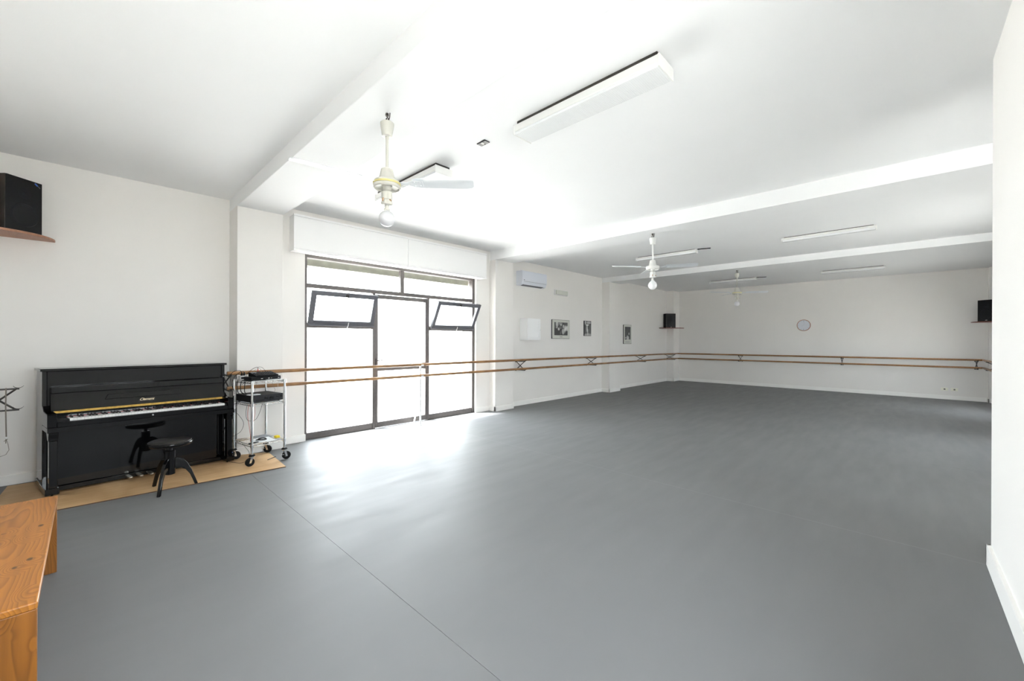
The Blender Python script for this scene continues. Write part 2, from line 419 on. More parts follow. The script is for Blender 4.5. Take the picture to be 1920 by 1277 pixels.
# window wall with the opening of the glazed front
DY0, DY1, DZ = 2.144, 5.372, 2.70
w = MB()
w.box(-6.40, XW, 1.81, DY0, 0, 3.27); w.box(-6.40, XW, DY1, 5.74, 0, 3.27); w.box(-6.40, XW, DY0, DY1, DZ, 3.27)
w.box(-6.40, XW, 6.27, 10.08, 0, 3.22); w.box(-6.40, XW, 10.66, 15.2, 0, 3.235)
struct(w.build('wall_window_side', 'wall'))
w = MB()
w.box(-6.62, -6.402, 1.3, DY0 - .04, 0, 3.27); w.box(-6.62, -6.402, DY1 + .04, 6.4, 0, 3.27); w.box(-6.62, -6.402, DY0 - .04, DY1 + .04, 2.552, 3.27)
struct(w.build('trim_2', 'lintel'))
def pillar(n, x0, x1, y0, y1, z): return struct(MB().box(x0, x1, y0, y1, 0, z).build('pillar', 'wall', bevel=0.006))
pillar(1, -6.6, XP, 1.29, 1.81, 3.12)
pillar(2, -6.4, XP, 5.74, 6.27, 3.095)
pillar(3, -6.4, -5.893, 10.08, 10.66, 3.09)
pillar(4, -6.4, -5.885, 14.47, YB + .1, 3.235)
pillar(5, 1.49, XR2 + .1, 14.84, YB + .1, 3.235)
struct(MB().box(-6.6, 1.95, YB, YB + .2, 0, 3.25).build('wall_back', 'wall'))
def wall_with_holes(name, axis, c0, c1, a0, a1, z1, holes):
    # a wall slab between c0 and c1 on its thin axis, running a0..a1, with openings for added unseen windows (a, b, z0, z1)
    w = MB()
    def bx(p, q, u, v):
        if axis == 'Y': w.box(p, q, c0, c1, u, v)
        else: w.box(c0, c1, p, q, u, v)
    p = a0
    for (h0, h1, u, v) in holes:
        bx(p, h0, 0, z1); bx(h0, h1, 0, u); bx(h0, h1, v, z1); p = h1
    bx(p, a1, 0, z1)
    return struct(w.build(name, 'wall'))
FRONT_HOLES = []
NEAR_HOLES = [(.0, 1.9, 1.15, 2.45)]  # openings from here hold windows added out of view for fill daylight
RETURN_HOLES = [(.72, 1.66, 1.0, 2.60)]
RIGHT_HOLES = [(7.5, 9.0, .9, 2.1), (11.8, 13.1, .7, 1.8)]
wall_with_holes('wall_front', 'Y', YF - .2, YF, -6.6, XR + .2, 3.29, FRONT_HOLES)
wall_with_holes('wall_right', 'X', XR, XR + .2, YF - .2, 4.045, 3.31, NEAR_HOLES)
wall_with_holes('wall_right_far', 'X', XR2, XR2 + .2, 3.8, YB + .2, 3.3, RIGHT_HOLES)
wall_with_holes('wall_return', 'Y', 3.845, 4.045, XR + .2, XR2, 3.31, RETURN_HOLES)
def added_window(name, axis, c, h):
    # unseen casement added for daylight fill: outer frame, one mullion, two panes
    a, b, u, v = h
    r = bpy.data.objects.new(name, None); COL.objects.link(r); r['kind'] = 'structure'
    def bx(nm, m, *bs):
        w = MB()
        for p, q, z0, z1, t in bs:
            if axis == 'Y': w.box(p, q, c - t, c + t, z0, z1)
            else: w.box(c - t, c + t, p, q, z0, z1)
        w.build(nm, m, r)
    e = .06; mid = (a + b) / 2
    bx('window_frame', 'frame', (a, a + e, u, v, .03), (b - e, b, u, v, .03), (a + e, b - e, u, u + e, .03), (a + e, b - e, v - e, v, .03))
    bx('mullion', 'frame', (mid - .04, mid + .04, u + e, v - e, .03))
    bx('glass_pane', 'glass', (a + e, mid - .04, u + e, v - e, .003)); bx('glass_pane', 'glass', (mid + .04, b - e, u + e, v - e, .003))
added_window('added_window_2', 'X', XR2 + .12, RIGHT_HOLES[0])  # added in the hidden right wall to brighten the third bay
added_window('added_window_4', 'X', XR2 + .12, RIGHT_HOLES[1])  # unseen too, added to lift the light in the last bay
added_window('added_window_3', 'X', XR + .12, NEAR_HOLES[0])  # added out of view so daylight reaches the left wall and piano
added_window('added_window_5', 'Y', 3.92, RETURN_HOLES[0])  # unseen glazing added to light the beam fronts and back wall
w = MB()
w.box(-6.6, XR + .3, YF - .2, 1.29, 3.27, 3.45)
w.box(-6.6, XR2 + .2, 1.81, 5.74, 3.275, 3.45)
w.box(-6.6, XR2 + .2, 6.27, 10.08, 3.215, 3.45)
w.box(-6.6, XR2 + .2, 10.66, YB + .2, 3.235, 3.45)
struct(w.build('ceiling', 'ceiling'))
for y0, y1, z, x1 in ((1.29, 1.81, ZB1, XR + .1), (5.74, 6.27, ZB2, XR2 + .1), (10.08, 10.66, ZB3, XR2 + .1)):
    struct(MB().box(-6.6, x1, y0, y1, z, 3.44).build('beam', 'ceiling', bevel=0.005))

BH = 0.098; T = 0.014
def bb(name, segs):
    w = MB()
    for x0, x1, y0, y1 in segs: w.box(x0, x1, y0, y1, 0.0, BH)
    return struct(w.build(name, 'base', bevel=0.003))
bb('baseboard_left', [(XL - .02, XL + T, YF, 1.29)])
bb('baseboard_window_side', [(XL, XP, 1.29 - T, 1.3), (XP - .02, XP + T, 1.29 - T, 1.81 + T), (XW, XP, 1.80, 1.81 + T), (XW - .02, XW + T, 1.81, DY0 + .012),
    (XW - .02, XW + T, DY1 - .012, 5.74), (XW, XP + T, 5.74 - T, 5.75), (XP - .02, XP + T, 5.74 - T, 6.27 + T), (XW, XP, 6.26, 6.27 + T),
    (XW - .02, XW + T, 6.27, 10.08), (XW, -5.893 + T, 10.08 - T, 10.09), (-5.91, -5.893 + T, 10.08 - T, 10.66 + T), (XW, -5.893, 10.65, 10.66 + T),
    (XW - .02, XW + T, 10.66, 14.47), (XW, -5.885 + T, 14.47 - T, 14.48), (-5.9, -5.885 + T, 14.47 - T, YB)])
bb('baseboard_back', [(-5.885, 1.49, YB - T, YB + .02), (1.49 - T, 1.5, 14.84 - T, YB), (1.49 - T, XR2, 14.84 - T, 14.85)])
w = MB(); w.box(XR - T - .006, XR + .02, YF, 4.045 + T, 0, 0.135); w.box(XR - T - .006, XR2, 4.035, 4.045 + T, 0, .135)
struct(w.build('baseboard_right', 'base', bevel=0.003))
bb('baseboard_front', [(XL, XR, YF - .02, YF + T)])

# exterior ground seen through the glass
struct(MB().box(-40, 40, -40, 50, -0.25, -0.13).build('exterior_paving', 'paving'))

# ------------------------------------------------------------------ glazed front
win = bpy.data.objects.new('window_1', None); COL.objects.link(win); win['kind'] = 'structure'; win.location = (-6.23, 3.75, 0)
WA = (-6.23, 3.75, 0)
def wpart(name, boxes, m='frame', bevel=0.003, parent=None):
    w = MB()
    for b in boxes: w.box(*b)
    return w.build(name, m, parent or win, bevel=bevel, at=WA)
X0, X1 = -6.265, -6.205
wpart('outer_frame', [(X0 - .03, X1 + .012, DY0, 2.195, 0, 2.70), (X0 - .03, X1 + .012, 5.315, DY1, 0, 2.70), (X0 - .03, X1 + .012, 2.195, 5.315, 2.632, 2.70)])
wpart('sill_rail', [(X0, X1, 2.195, 3.205, 0, .098)]); wpart('sill_rail', [(X0, X1, 4.30, 5.315, 0, .098)])
wpart('mullion', [(X0, X1 + .01, 3.205, 3.249, 0, 2.20)]); wpart('mullion', [(X0, X1 + .01, 4.262, 4.30, 0, 2.20)])
wpart('mullion', [(X0, X1, 3.715, 3.785, 2.262, 2.632)])
wpart('transom', [(X0, X1 + .01, 2.195, 5.315, 2.20, 2.262)])
wpart('mid_rail', [(X0, X1, 2.195, 3.205, 1.622, 1.70)]); wpart('mid_rail', [(X0, X1, 4.30, 5.315, 1.622, 1.70)])
leaf = wpart('door_leaf', [(X0, X1 + .004, 3.252, 3.300, .012, 2.19), (X0, X1 + .004, 4.218, 4.259, .012, 2.19), (X0, X1 + .004, 3.30, 4.218, 2.125, 2.19),
                           (X0, X1 + .004, 3.30, 4.218, .012, .10), (X0, X1 + .004, 3.30, 4.218, .935, 1.045)])
wpart('handle', [(X1 + .004, X1 + .03, 3.262, 3.285, 1.0, 1.14), (X1 + .02, X1 + .045, 3.262, 3.37, 1.10, 1.12)], parent=leaf)
for y0, y1, z0, z1 in ((2.195, 3.715, 2.262, 2.632), (3.785, 5.315, 2.262, 2.632), (2.195, 3.205, .098, 1.622), (4.30, 5.315, .098, 1.622), (3.30, 4.218, .10, .935), (3.30, 4.218, 1.045, 2.125)):
    wpart('glass_pane', [(-6.238, -6.232, y0, y1, z0, z1)], 'solar_glass', 0)
def sash(y0, y1, xt, zt):
    H = zt - 1.675; dx = xt + 6.195
    L_ = math.hypot(H, dx)
    ca, sa = H / L_, dx / L_
    def xf(a, y, h):  # a: thickness outward (room side +), h: height along the sash
        return (-6.195 + h * sa + a * ca, y, 1.680 + h * ca - a * sa)
    w = MB(xf); e = .066
    w.box(0, .045, y0, y0 + e, 0, L_); w.box(0, .045, y1 - e, y1, 0, L_); w.box(0, .045, y0 + e, y1 - e, 0, e); w.box(0, .045, y0 + e, y1 - e, L_ - e, L_)
    w.box(.0, .06, y0 - .005, y1 + .005, -.012, .014)
    s_ = w.build('tilting_sash', 'sash', win, bevel=0.003, at=WA)
    MB(xf).box(.018, .024, y0 + e, y1 - e, e, L_ - e).build('glass_pane', 'glass', s_, at=WA)
    ym = (y0 + y1) / 2
    g = MB(xf); g.box(.045, .062, ym - .02, ym + .02, L_ - .06, L_ - .02); g.tube([(.062, ym, L_ - .04), (.08, ym + .02, L_ - .075)], .006)
    g.build('latch', 'bracket', s_, at=WA)
    g = MB(xf); g.tube([(.055, ym + .08, .05), (.07, ym + .07, 0.0), (.065, ym + .055, -.06)], .007)
    g.build('stay_arm', 'white_steel', s_, at=WA)
sash(2.195, 3.195, -6.03, 2.150)
sash(4.31, 5.31, -5.955, 2.145)

# roller shutter box
rb = thing('shutter_box', 'long white roller shutter box over the glazed front', 'shutter box', (-5.95, 3.70, 2.66))
RA = (-5.95, 3.70, 2.66)
MB().box(XW + .003, -5.955, 1.935, 5.470, 2.665, 3.150).build('casing', 'cabinet', rb, bevel=0.006, at=RA)
w = MB(); w.box(-5.957, -5.944, 1.935, 3.690, 2.690, 3.125); w.build('front_panel', 'cabinet', rb, bevel=0.003, at=RA)
w = MB(); w.box(-5.957, -5.944, 3.70, 5.470, 2.690, 3.125); w.build('front_panel', 'cabinet', rb, bevel=0.003, at=RA)
w = MB(); w.box(-5.96, -5.938, 1.93, 5.475, 3.130, 3.158); w.box(-5.96, -5.938, 1.93, 5.475, 2.658, 2.684); w.build('edge_strip', 'cabinet', rb, bevel=0.003, at=RA)

# ------------------------------------------------------------------ ceiling lights
def ceiling_light_big(x0, x1, y0, y1, label):
    c = ((x0 + x1) / 2, (y0 + y1) / 2, 3.275)
    t = thing('ceiling_light', label, 'ceiling light', c, 0, 'wide fluorescent fittings of the second bay')
    w = MB(); w.box(x0 + .02, x1 - .02, y0 + .02, y1 - .02, 3.245, 3.275); w.build('base_tray', 'bracket', t, at=c)
    w = MB(); w.box(x0, x1, y0, y1, 3.185, 3.243); w.build('housing', 'fixture', t, bevel=0.006, at=c)
    w = MB(); w.box(x0 + .006, x1 - .006, y0 + .006, y1 - .006, 3.165, 3.186); w.build('diffuser', 'diffuser', t, bevel=0.004, at=c)
    for xx in (x0, x1):
        w = MB(); s_ = .006
        w.box(xx - s_, xx + s_, y0 - .004, y1 + .004, 3.163, 3.245); w.build('end_cap', 'fixture', t, bevel=0.004, at=c)
    return t
ceiling_light_big(-2.345, -1.10, 2.46, 2.675, 'wide boxed ceiling light with ribbed diffuser, nearest to the camera')
ceiling_light_big(-4.70, -3.45, 2.46, 2.675, 'wide boxed ceiling light behind the nearest fan, close to the window')
def batten(x0, x1, y0, z, label, stub):
    c = ((x0 + x1) / 2, y0 + .05, z)
    t = thing('ceiling_light', label, 'ceiling light', c, 0, 'slim batten lights of the far bays')
    w = MB(); w.box(x0 + .03, x1 - .03, y0 + .02, y0 + .08, z - .012, z); w.build('base_tray', 'bracket', t, at=c)
    w = MB(); w.box(x0, x1, y0, y0 + .115, z - .048, z - .012); w.build('housing', 'fixture', t, bevel=0.004, at=c)
    w = MB(); w.prism([(0.006, -.048), (.109, -.048), (.095, -.072), (.02, -.072)], x0 + .01, x1 - .01, lambda p, q, s: (s, y0 + p, z + q)); w.build('diffuser', 'diffuser', t, at=c)
    for xx in (x0, x1):
        w = MB(); w.box(xx - .005, xx + .005, y0 - .002, y0 + .117, z - .074, z - .012); w.build('end_cap', 'fixture', t, at=c)
    if stub:
        w = MB(); w.tube([(x1 + .02, y0 + .05, z - .01), (x1 + .10, y0 + .05, z - .012), (x1 + .17, y0 + .04, z - .02), (x1 + .25, y0 + .07, z - .018)], .009, 6)
        w.build('cable_stub', 'rubber', t, at=c)
    return t
batten(-4.08, -2.86, 8.05, 3.215, 'slim batten light in third bay, on window side', True)
batten(-1.49, -.285, 8.19, 3.215, 'slim batten light in third bay, on right side', False)
batten(-4.16, -2.955, 12.87, 3.235, 'slim batten light in the last bay, behind the third fan', True)
batten(-1.495, -.29, 12.90, 3.235, 'slim batten light in the last bay, on the right', False)

# small ceiling grille
t = thing('ceiling_vent', 'small black slotted vent in the ceiling beside the near fan', 'vent', (-2.803, 2.53, 3.275))
VA = (-2.803, 2.53, 3.275)
w = MB(); w.box(-2.858, -2.748, 2.500, 2.562, 3.268, 3.275); w.build('plate', 'black_matte', t, at=VA)
for k in range(9):
    if k == 4: continue
    x = -2.850 + k * .0118
    MB().box(x, x + .0042, 2.505, 2.557, 3.2645, 3.269).build('slat', 'grey_box', t, at=VA)
MB().box(-2.812, -2.795, 2.508, 2.54, 3.262, 3.269).build('badge', 'white_plastic', t, at=VA)

# ------------------------------------------------------------------ fans
def make_fan(loc, label, angles, gold=True, bulb_r=.057, long_bulb=False, enamel='fan_white', bulb='bulb'):
    t = thing('ceiling_fan', label, 'ceiling fan', loc, 0, 'white ceiling fans under the beams')
    w = MB(); w.tube([(0, 0, 0), (0, 0, -.02)], .012)
    w.tube([(-.02, 0, 0), (0, .005, -.03), (.02, 0, -.045), (.005, 0, -.068), (-.018, 0, -.05), (-.006, 0, -.03)], .0045, 6)
    w.tube([(.022, .01, 0), (.018, .01, -.03), (-.015, .01, -.07)], .004, 6)
    w.build('hook', 'hook', t)
    w = MB(); w.lathe([(.044, -.068), (.049, -.073), (.049, -.085), (.036, -.168), (.030, -.170)]); w.build('canopy', enamel, t)
    w = MB(); w.tube([(0, 0, -.165), (0, 0, -.42)], .0105, 12); w.lathe([(.014, -.168), (.014, -.185)]); w.build('rod', enamel, t)
    w = MB(); w.lathe([(.030, -.405), (.042, -.412), (.056, -.480), (.058, -.492), (.090, -.498), (.098, -.508), (.096, -.545), (.088, -.552), (.080, -.540), (.040, -.530), (.032, -.535), (.030, -.560), (.018, -.572)], n=32)
    hub = w.build('motor', enamel, t)
    MB().lathe([(.0965, -.512), (.0995, -.514), (.0995, -.526), (.0965, -.528)], n=32, caps=(False, False)).build('gold_band', 'fan_gold' if gold else enamel, hub)
    w = MB(); w.tube([(0, 0, -.56), (0, 0, -.60)], .009); w.build('stem', 'rust', t)
    w = MB(); w.lathe([(.038, -.580), (.039, -.584), (.039, -.634), (.036, -.636), (.036, -.648), (.041, -.650), (.041, -.668), (.034, -.674), (.016, -.676), (.014, -.70), (.022, -.702), (.022, -.712)], n=24)
    sk = w.build('switch_housing', enamel, t)
    w = MB(); w.tube([(.030, 0, -.642), (.043, .004, -.640), (.05, .006, -.652)], .004, 6); w.build('terminal', 'rust', sk)
    MB().tube([(-.04, .01, -.645), (-.02, .035, -.645)], .004, 6).build('terminal', 'rust', sk)
    MB().tube([(.015, -.038, -.63), (.018, -.045, -.655)], .005, 6).build('terminal', 'rust', sk)
    pr = []
    zc = -.715 - bulb_r
    if long_bulb:
        for i in range(15):
            a = PI * i / 14; r = bulb_r * math.sin(a); h = bulb_r * math.cos(a) * (1.25 if a < PI / 2 else 1)
            if h > 0 and i > 0: r = max(bulb_r * math.sin(a) * (1 - .28 * (h / bulb_r) ** 2), .014)
            pr.append((max(r, 1e-7 if i == 14 else .013), zc - .01 + h))
    else:
        for i in range(15):
            a = .22 + (PI - .22) * i / 14; pr.append((max(bulb_r * math.sin(a), 1e-7), zc + bulb_r * math.cos(a)))
    MB().lathe(pr, n=24).build('light_bulb', bulb, t)
    for a in angles:
        a = math.radians(a); ca, sa = math.cos(a), math.sin(a); pt = math.radians(-13)
        def xf(r, s, h, ca=ca, sa=sa, pt=pt):
            s2 = s * math.cos(pt) - h * math.sin(pt); h2 = s * math.sin(pt) + h * math.cos(pt)
            return (r * ca - s2 * sa, r * sa + s2 * ca, -.508 + h2)
        st = [(.19, .045), (.24, .058), (.34, .062), (.48, .066), (.58, .066), (.62, .060), (.635, .042)]
        w = MB(xf); vs = []
        for r, hw in st:
            for s, cam_ in ((-1, 0), (-.5, .007), (0, .010), (.5, .007), (1, 0)): vs.append((r, s * hw, cam_))
        for r, hw in st:
            for s, cam_ in ((-1, -.003), (-.5, .004), (0, .007), (.5, .004), (1, -.003)): vs.append((r, s * hw, cam_))
        n = len(st); fs = []
        for i in range(n - 1):
            for k in range(4):
                b = i * 5 + k
                fs.append((b, b + 5, b + 6, b + 1)); fs.append((b + 5 * n, b + 1 + 5 * n, b + 6 + 5 * n, b + 5 + 5 * n))
            fs.append((i * 5, i * 5 + 5 * n, (i + 1) * 5 + 5 * n, (i + 1) * 5)); fs.append((i * 5 + 4, (i + 1) * 5 + 4, (i + 1) * 5 + 4 + 5 * n, i * 5 + 4 + 5 * n))
        for b in (0, (n - 1) * 5):
            for k in range(4): fs.append((b + k, b + k + 1, b + k + 1 + 5 * n, b + k + 5 * n))
        w._add(vs, fs, True)
        bl = w.build('blade', 'blade_white', t); fix_normals(bl)
        w = MB(xf); w.prism([(.08, -.016), (.15, -.013), (.19, -.034), (.265, -.030), (.265, .030), (.19, .034), (.15, .013), (.08, .016)], -.009, -.004, lambda p, q, s: (p, q, s))
        for rr, ss in ((.205, -.022), (.205, .022), (.245, -.02), (.245, .02)): w.tube([(rr, ss, -.013), (rr, ss, -.008)], .0045, 6)
        w.build('blade_arm', 'blade_white', bl)
    return t
make_fan((-2.734, 1.521, 3.11), 'nearest white ceiling fan with round globe bulb and gold band', (44, 262))
make_fan((-2.753, 5.972, 3.085), 'middle white ceiling fan with pear-shaped bulb, under second beam', (24, 128, 226), gold=False, bulb_r=.066, long_bulb=True, enamel='fixture', bulb='opal_white')
make_fan((-2.757, 10.378, 3.08), 'farthest cream ceiling fan under third beam', (27, 133, 226))

# ------------------------------------------------------------------ barres and brackets
bars = [('upper', (-5.885, 1.17, 1.036), (-5.862, 6.42, 1.029)), ('lower', (-5.885, 1.17, .855), (-5.862, 6.42, .838)),
        ('upper far', (-5.862, 6.42, 1.029), (-5.770, 14.52, .996)), ('lower far', (-5.862, 6.42, .838), (-5.770, 14.52, .824)),
        ('upper back', (-5.775, 14.54, .996), (1.375, 14.54, 1.022)), ('lower back', (-5.775, 14.54, .824), (1.375, 14.54, .836)),
        ('upper right', (1.375, 14.52, 1.022), (1.375, 5.2, 1.03)), ('lower right', (1.375, 14.52, .836), (1.375, 5.2, .84))]
BL = {'upper': 'upper wooden barre running across the glazed front', 'lower': 'lower wooden barre running across the glazed front',
      'upper far': 'upper wooden barre along far part of left wall, below the pictures', 'lower far': 'lower wooden barre along far part of left wall, below the pictures',
      'upper back': 'upper wooden barre along the back wall', 'lower back': 'lower wooden barre along the back wall',
      'upper right': 'upper wooden barre starting along right wall beyond white corner', 'lower right': 'lower wooden barre starting along right wall beyond white corner'}
for k, a, b in bars:
    a = Vector(a); b = Vector(b); d = b - a; n = max(2, int(d.length / 1.2) + 1)
    w = MB(); w.tube([a + d * i / (n - 1) for i in range(n)], .0225, 12)
    tag(w.build('ballet_barre', 'barre', at=tuple(a)), BL[k], 'barre', 'double wooden barres')

def make_bracket(loc, ang, dist, label, dz=.186, zu=1.01, group='crossed steel barre brackets', pole=False):
    # local: +x points away from the wall, origin on the wall at floor level
    t = thing('barre_bracket', label, 'bracket', loc, ang, group)
    zl = zu - dz
    for z in (zu, zl):
        w = MB(); w.box(0, .005, -.018, .018, z - .060, z - .018); w.build('wall_plate', 'bracket', t)
    for z in (zu, zl):
        w = MB(); w.box(.004, dist, -.011, .011, z - .044, z - .030); w.build('arm', 'bracket', t)
        w = MB(); pts = []
        for i in range(7):
            a = math.radians(-180 + 25 + i * 21.7) if False else math.radians(205 + i * 21.7)
            pts.append((dist - .005 + .034 * math.cos(a), 0, z + .006 + .034 * math.sin(a)))
        for q in range(6):
            p0, p1 = pts[q], pts[q + 1]
            w.hexa([(p0[0], -.012, p0[2] - .004), (p1[0], -.012, p1[2] - .004), (p1[0], .012, p1[2] - .004), (p0[0], .012, p0[2] - .004),
                    (p0[0], -.012, p0[2]), (p1[0], -.012, p1[2]), (p1[0], .012, p1[2]), (p0[0], .012, p0[2])])
        w.build('cradle', 'bracket', t)
    w = MB()
    w.tube([(.01, .004, zu - .04), (dist - .02, .004, zl - .036)], .0085, 6); w.tube([(.01, -.004, zl - .036), (dist - .02, -.004, zu - .04)], .0085, 6)
    w.build('cross_brace', 'bracket', t)
    return t
make_bracket((XL + .002, 1.205, 0), 0, .488, 'steel barre bracket on left wall behind piano corner', zu=1.036, dz=.18)
make_bracket((XW, 6.53, 0), 0, .279, 'steel crossed bracket below the white wall cabinet', zu=1.028, dz=.19)
make_bracket((XW, 9.30, 0), 0, .310, 'steel crossed bracket below the small unmounted picture', zu=1.017, dz=.185)
make_bracket((XW, 12.10, 0), 0, .345, 'steel crossed bracket just beyond the last picture', zu=1.006, dz=.178)
make_bracket((XW, 14.33, 0), 0, .368, 'steel bracket in far left corner below loudspeaker', zu=.995, dz=.172)
make_bracket((-3.81, YB, 0), -PI / 2, .43, 'steel bracket on back wall, leftmost of those seen end-on', zu=1.002, dz=.17)
make_bracket((-1.225, YB, 0), -PI / 2, .43, 'steel bracket on back wall below the clock', zu=1.011, dz=.18)
make_bracket((1.29, YB, 0), -PI / 2, .43, 'steel bracket on back wall near right corner', zu=1.02, dz=.187)
make_bracket((XR2, 14.15, 0), PI, .385, 'steel crossed bracket on right wall, cut by the white wall edge', zu=1.022, dz=.187)
# empty bracket on the wall behind the camera, at the left picture edge, with a cord on it
eb = make_bracket((-5.80, YF, 0), PI / 2, .225, 'empty steel barre bracket at left edge beside piano', zu=1.030, dz=.19)
w = MB(); w.tube([(-5.785, -.50, 1.00), (-5.785, -.502, .86), (-5.785, -.500, .70), (-5.785, -.498, .57)], .0045, 6)
w.tube([(-5.80, -.50, .998), (-5.785, -.50, 1.003), (-5.785, -.50, .995)], .0045, 6)
w.tube([(-5.785, -.498, .55), (-5.785, -.488, .50), (-5.785, -.482, .45), (-5.785, -.50, .41), (-5.785, -.54, .395), (-5.785, -.60, .41)], .0018, 5)
w.tube([(-5.785, -.512, .53), (-5.785, -.49, .548)], .0025, 5); w.tube([(-5.785, -.50, .55), (-5.785, -.50, .51)], .003, 5)
cd = tag(w.build('hanging_cord', 'cord', at=(-5.785, -.5, 1.0)), 'thin grey cord hanging from the empty bracket at left', 'cord')
w = MB(); w.lathe([(.004, .008), (.009, .004), (.009, -.006), (.003, -.012)], (-5.785, -.498, .56), 10); w.build('toggle', 'white_plastic', cd, at=(-5.785, -.5, 1.0))

# white stand that carries the barres in front of the door
st = thing('barre_stand', 'slim white barre stand with angled foot before the glass door', 'stand', (-5.85, 3.93, 0))
SA = (-5.85, 3.93, 0)
w = MB(); w.box(-5.916, -5.898, 3.905, 3.935, .0, 1.045); w.build('post', 'white_steel', st, bevel=.002, at=SA)
w = MB(); w.hexa([(-5.92, 3.91, .50), (-5.905, 3.91, .53), (-5.905, 3.93, .53), (-5.92, 3.93, .50), (-6.115, 3.91, .01), (-6.095, 3.91, .0), (-6.095, 3.93, .0), (-6.115, 3.93, .01)]); w.build('brace', 'white_steel', st, at=SA)
w = MB(); w.box(-6.13, -6.07, 3.895, 3.945, 0, .008); w.box(-5.925, -5.885, 3.895, 3.945, 0, .008); w.build('foot', 'white_steel', st, at=SA)
for z in (1.008, .822):
    w = MB(); w.box(-5.912, -5.844, 3.895, 3.945, z - .006, z + .001); w.box(-5.850, -5.844, 3.895, 3.945, z - .006, z + .026); w.build('clamp', 'white_steel', st, bevel=.001, at=SA)

# ------------------------------------------------------------------ plywood sheet
PZ = .010
pa = Vector((-5.045, 1.564, 0)); pdir = Vector((-.0525, -1, 0)).normalized(); pn = Vector((-1, .0525, 0)).normalized()
def plyxf(a, b, z):
    q = pa + pdir * a + pn * b
    return (q.x, q.y, z)
w = MB(plyxf); w.prism([(0, 0), (2.16, 0), (2.16, 1.14), (.30, 1.14), (.30, .90), (0.0, .80)], .0008, PZ, lambda p, q, s: (p, q, s))
ply = w.build('plywood_sheet', 'ply'); fix_normals(ply)
tag(ply, 'thin pale plywood sheet on the floor under the piano', 'plywood')
w = MB(plyxf); w.box(0, 2.16, -.002, 0, .0004, PZ - .001); w.build('edge', 'ply_edge', ply)

# ------------------------------------------------------------------ bench
BA = (-3.07, -.315, 0)
bn = thing('bench', 'varnished knotty pine bench in left foreground', 'bench', BA)
w = MB(); w.box(-3.815, -2.325, -.505, -.125, .441, .470); w.build('seat', 'pine', bn, bevel=.006, seg=3, at=BA)
w = MB(); w.box(-3.812, -3.784, -.503, -.127, 0, .441); w.build('leg', 'pine_shaded', bn, bevel=.003, at=BA)
w = MB(); w.box(-2.356, -2.328, -.503, -.127, 0, .441); w.build('leg', 'pine_shaded', bn, bevel=.003, at=BA)

# ------------------------------------------------------------------ upright piano
PO = Vector((-5.535, -.245, 0)); PC = (-5.85, .45, PZ)
def px_(w_, d, z): return (PO.x - w_ * .0625 - d * .985, PO.y + w_ * .998 - d * .165, z)
pi_ = thing('upright_piano', 'glossy black upright piano with open keyboard against left wall', 'piano', PC)
def pp(name, boxes, m='black_lacquer', bevel=.003, parent=None, **k):
    w = MB(px_)
    for b in boxes: w.box(*b)
    return w.build(name, m, parent or pi_, bevel=bevel, at=PC, **k)
W = 1.44
pp('side_panel', [(0, .03, .27, .56, .09, 1.14)]); pp('side_panel', [(W - .03, W, .27, .56, .09, 1.14)])
pp('toe_block', [(-.014, .075, .00, .30, .036, .092), (-.008, .06, .30, .57, .036, .092)]); pp('toe_block', [(W - .075, W + .0, .00, .30, .036, .092), (W - .06, W + .008, .30, .57, .036, .092)])
pp('back_panel', [(.03, W - .03, .52, .56, .09, 1.14)], 'black_satin')
pp('upper_panel', [(.031, W - .031, .278, .298, .62, 1.138)])
pp('lid', [(-.014, W + .014, .245, .585, 1.140, 1.165)], bevel=.004)
kb = pp('key_bed', [(0, W, .0, .30, .595, .640)])
ks = pp('key_slip', [(.062, W - .062, .004, .026, .641, .686)])
w = MB(px_); w.lathe([(.007, -.003), (.009, 0.0), (.0, 0.001)], (.72, .001, .666), 12, axis='Y'); w.build('key_hole', 'chrome', ks, at=PC)
for w0 in (0, W - .06):
    w = MB(px_)
    w.prism([(.008, .641), (.006, .755), (.020, .767), (.15, .768), (.205, .778), (.245, .812), (.277, .818), (.277, .641)], w0, w0 + .06, lambda p, q, s: (s, p, q))
    o = w.build('arm', 'black_lacquer', pi_, bevel=.004, at=PC); fix_normals(o)
pp('key_block', [(.062, .138, .03, .165, .641, .705)], 'black_matte'); pp('key_block', [(W - .082, W - .062, .03, .165, .641, .705)], 'black_matte')
# keys
kx0 = .142; kwid = (1.355 - kx0) / 52
wk = MB(); wk.box(.0006, kwid - .0006, .0, .150, -.022, 0)
bk = MB(); bk.hexa([(-.0055, .052, 0), (.0055, .052, 0), (.0055, .150, 0), (-.0055, .150, 0), (-.0045, .058, .012), (.0045, .058, .012), (.0045, .150, .012), (-.0045, .150, .012)])
def sheared(mb, w0, name, m):
    # one shared mesh per kind, oriented once with the piano
    o0 = px_(0, 0, 0)
    def f(a, b, c):
        q = px_(a, b, c); return (q[0] - o0[0], q[1] - o0[1], q[2])
    mb.v = [f(*v) for v in mb.v]
    return mb.build(name, m)
wk0 = sheared(wk, 0, 'white_key', 'ivory'); bk0 = sheared(bk, 0, 'black_key', 'black_satin')
def keyloc(w_, d, z):
    q = px_(w_, d, z); return (q[0] - PC[0], q[1] - PC[1], q[2] - PC[2])
for i in range(52):
    o = wk0 if i == 0 else wk0.copy()
    if i: COL.objects.link(o)
    o.parent = pi_; o.location = keyloc(kx0 + i * kwid, .027, .710)
pat = {0, 1, 3, 4, 5}  # black after C D F G A ; keyboard starts at A
names_ = 'ABCDEFG'; first = True
for i in range(51):
    if names_[i % 7] in 'ACDFG':
        o = bk0 if first else bk0.copy()
        if not first: COL.objects.link(o)
        first = False
        o.parent = pi_; o.location = keyloc(kx0 + (i + 1) * kwid, .027, .7105)
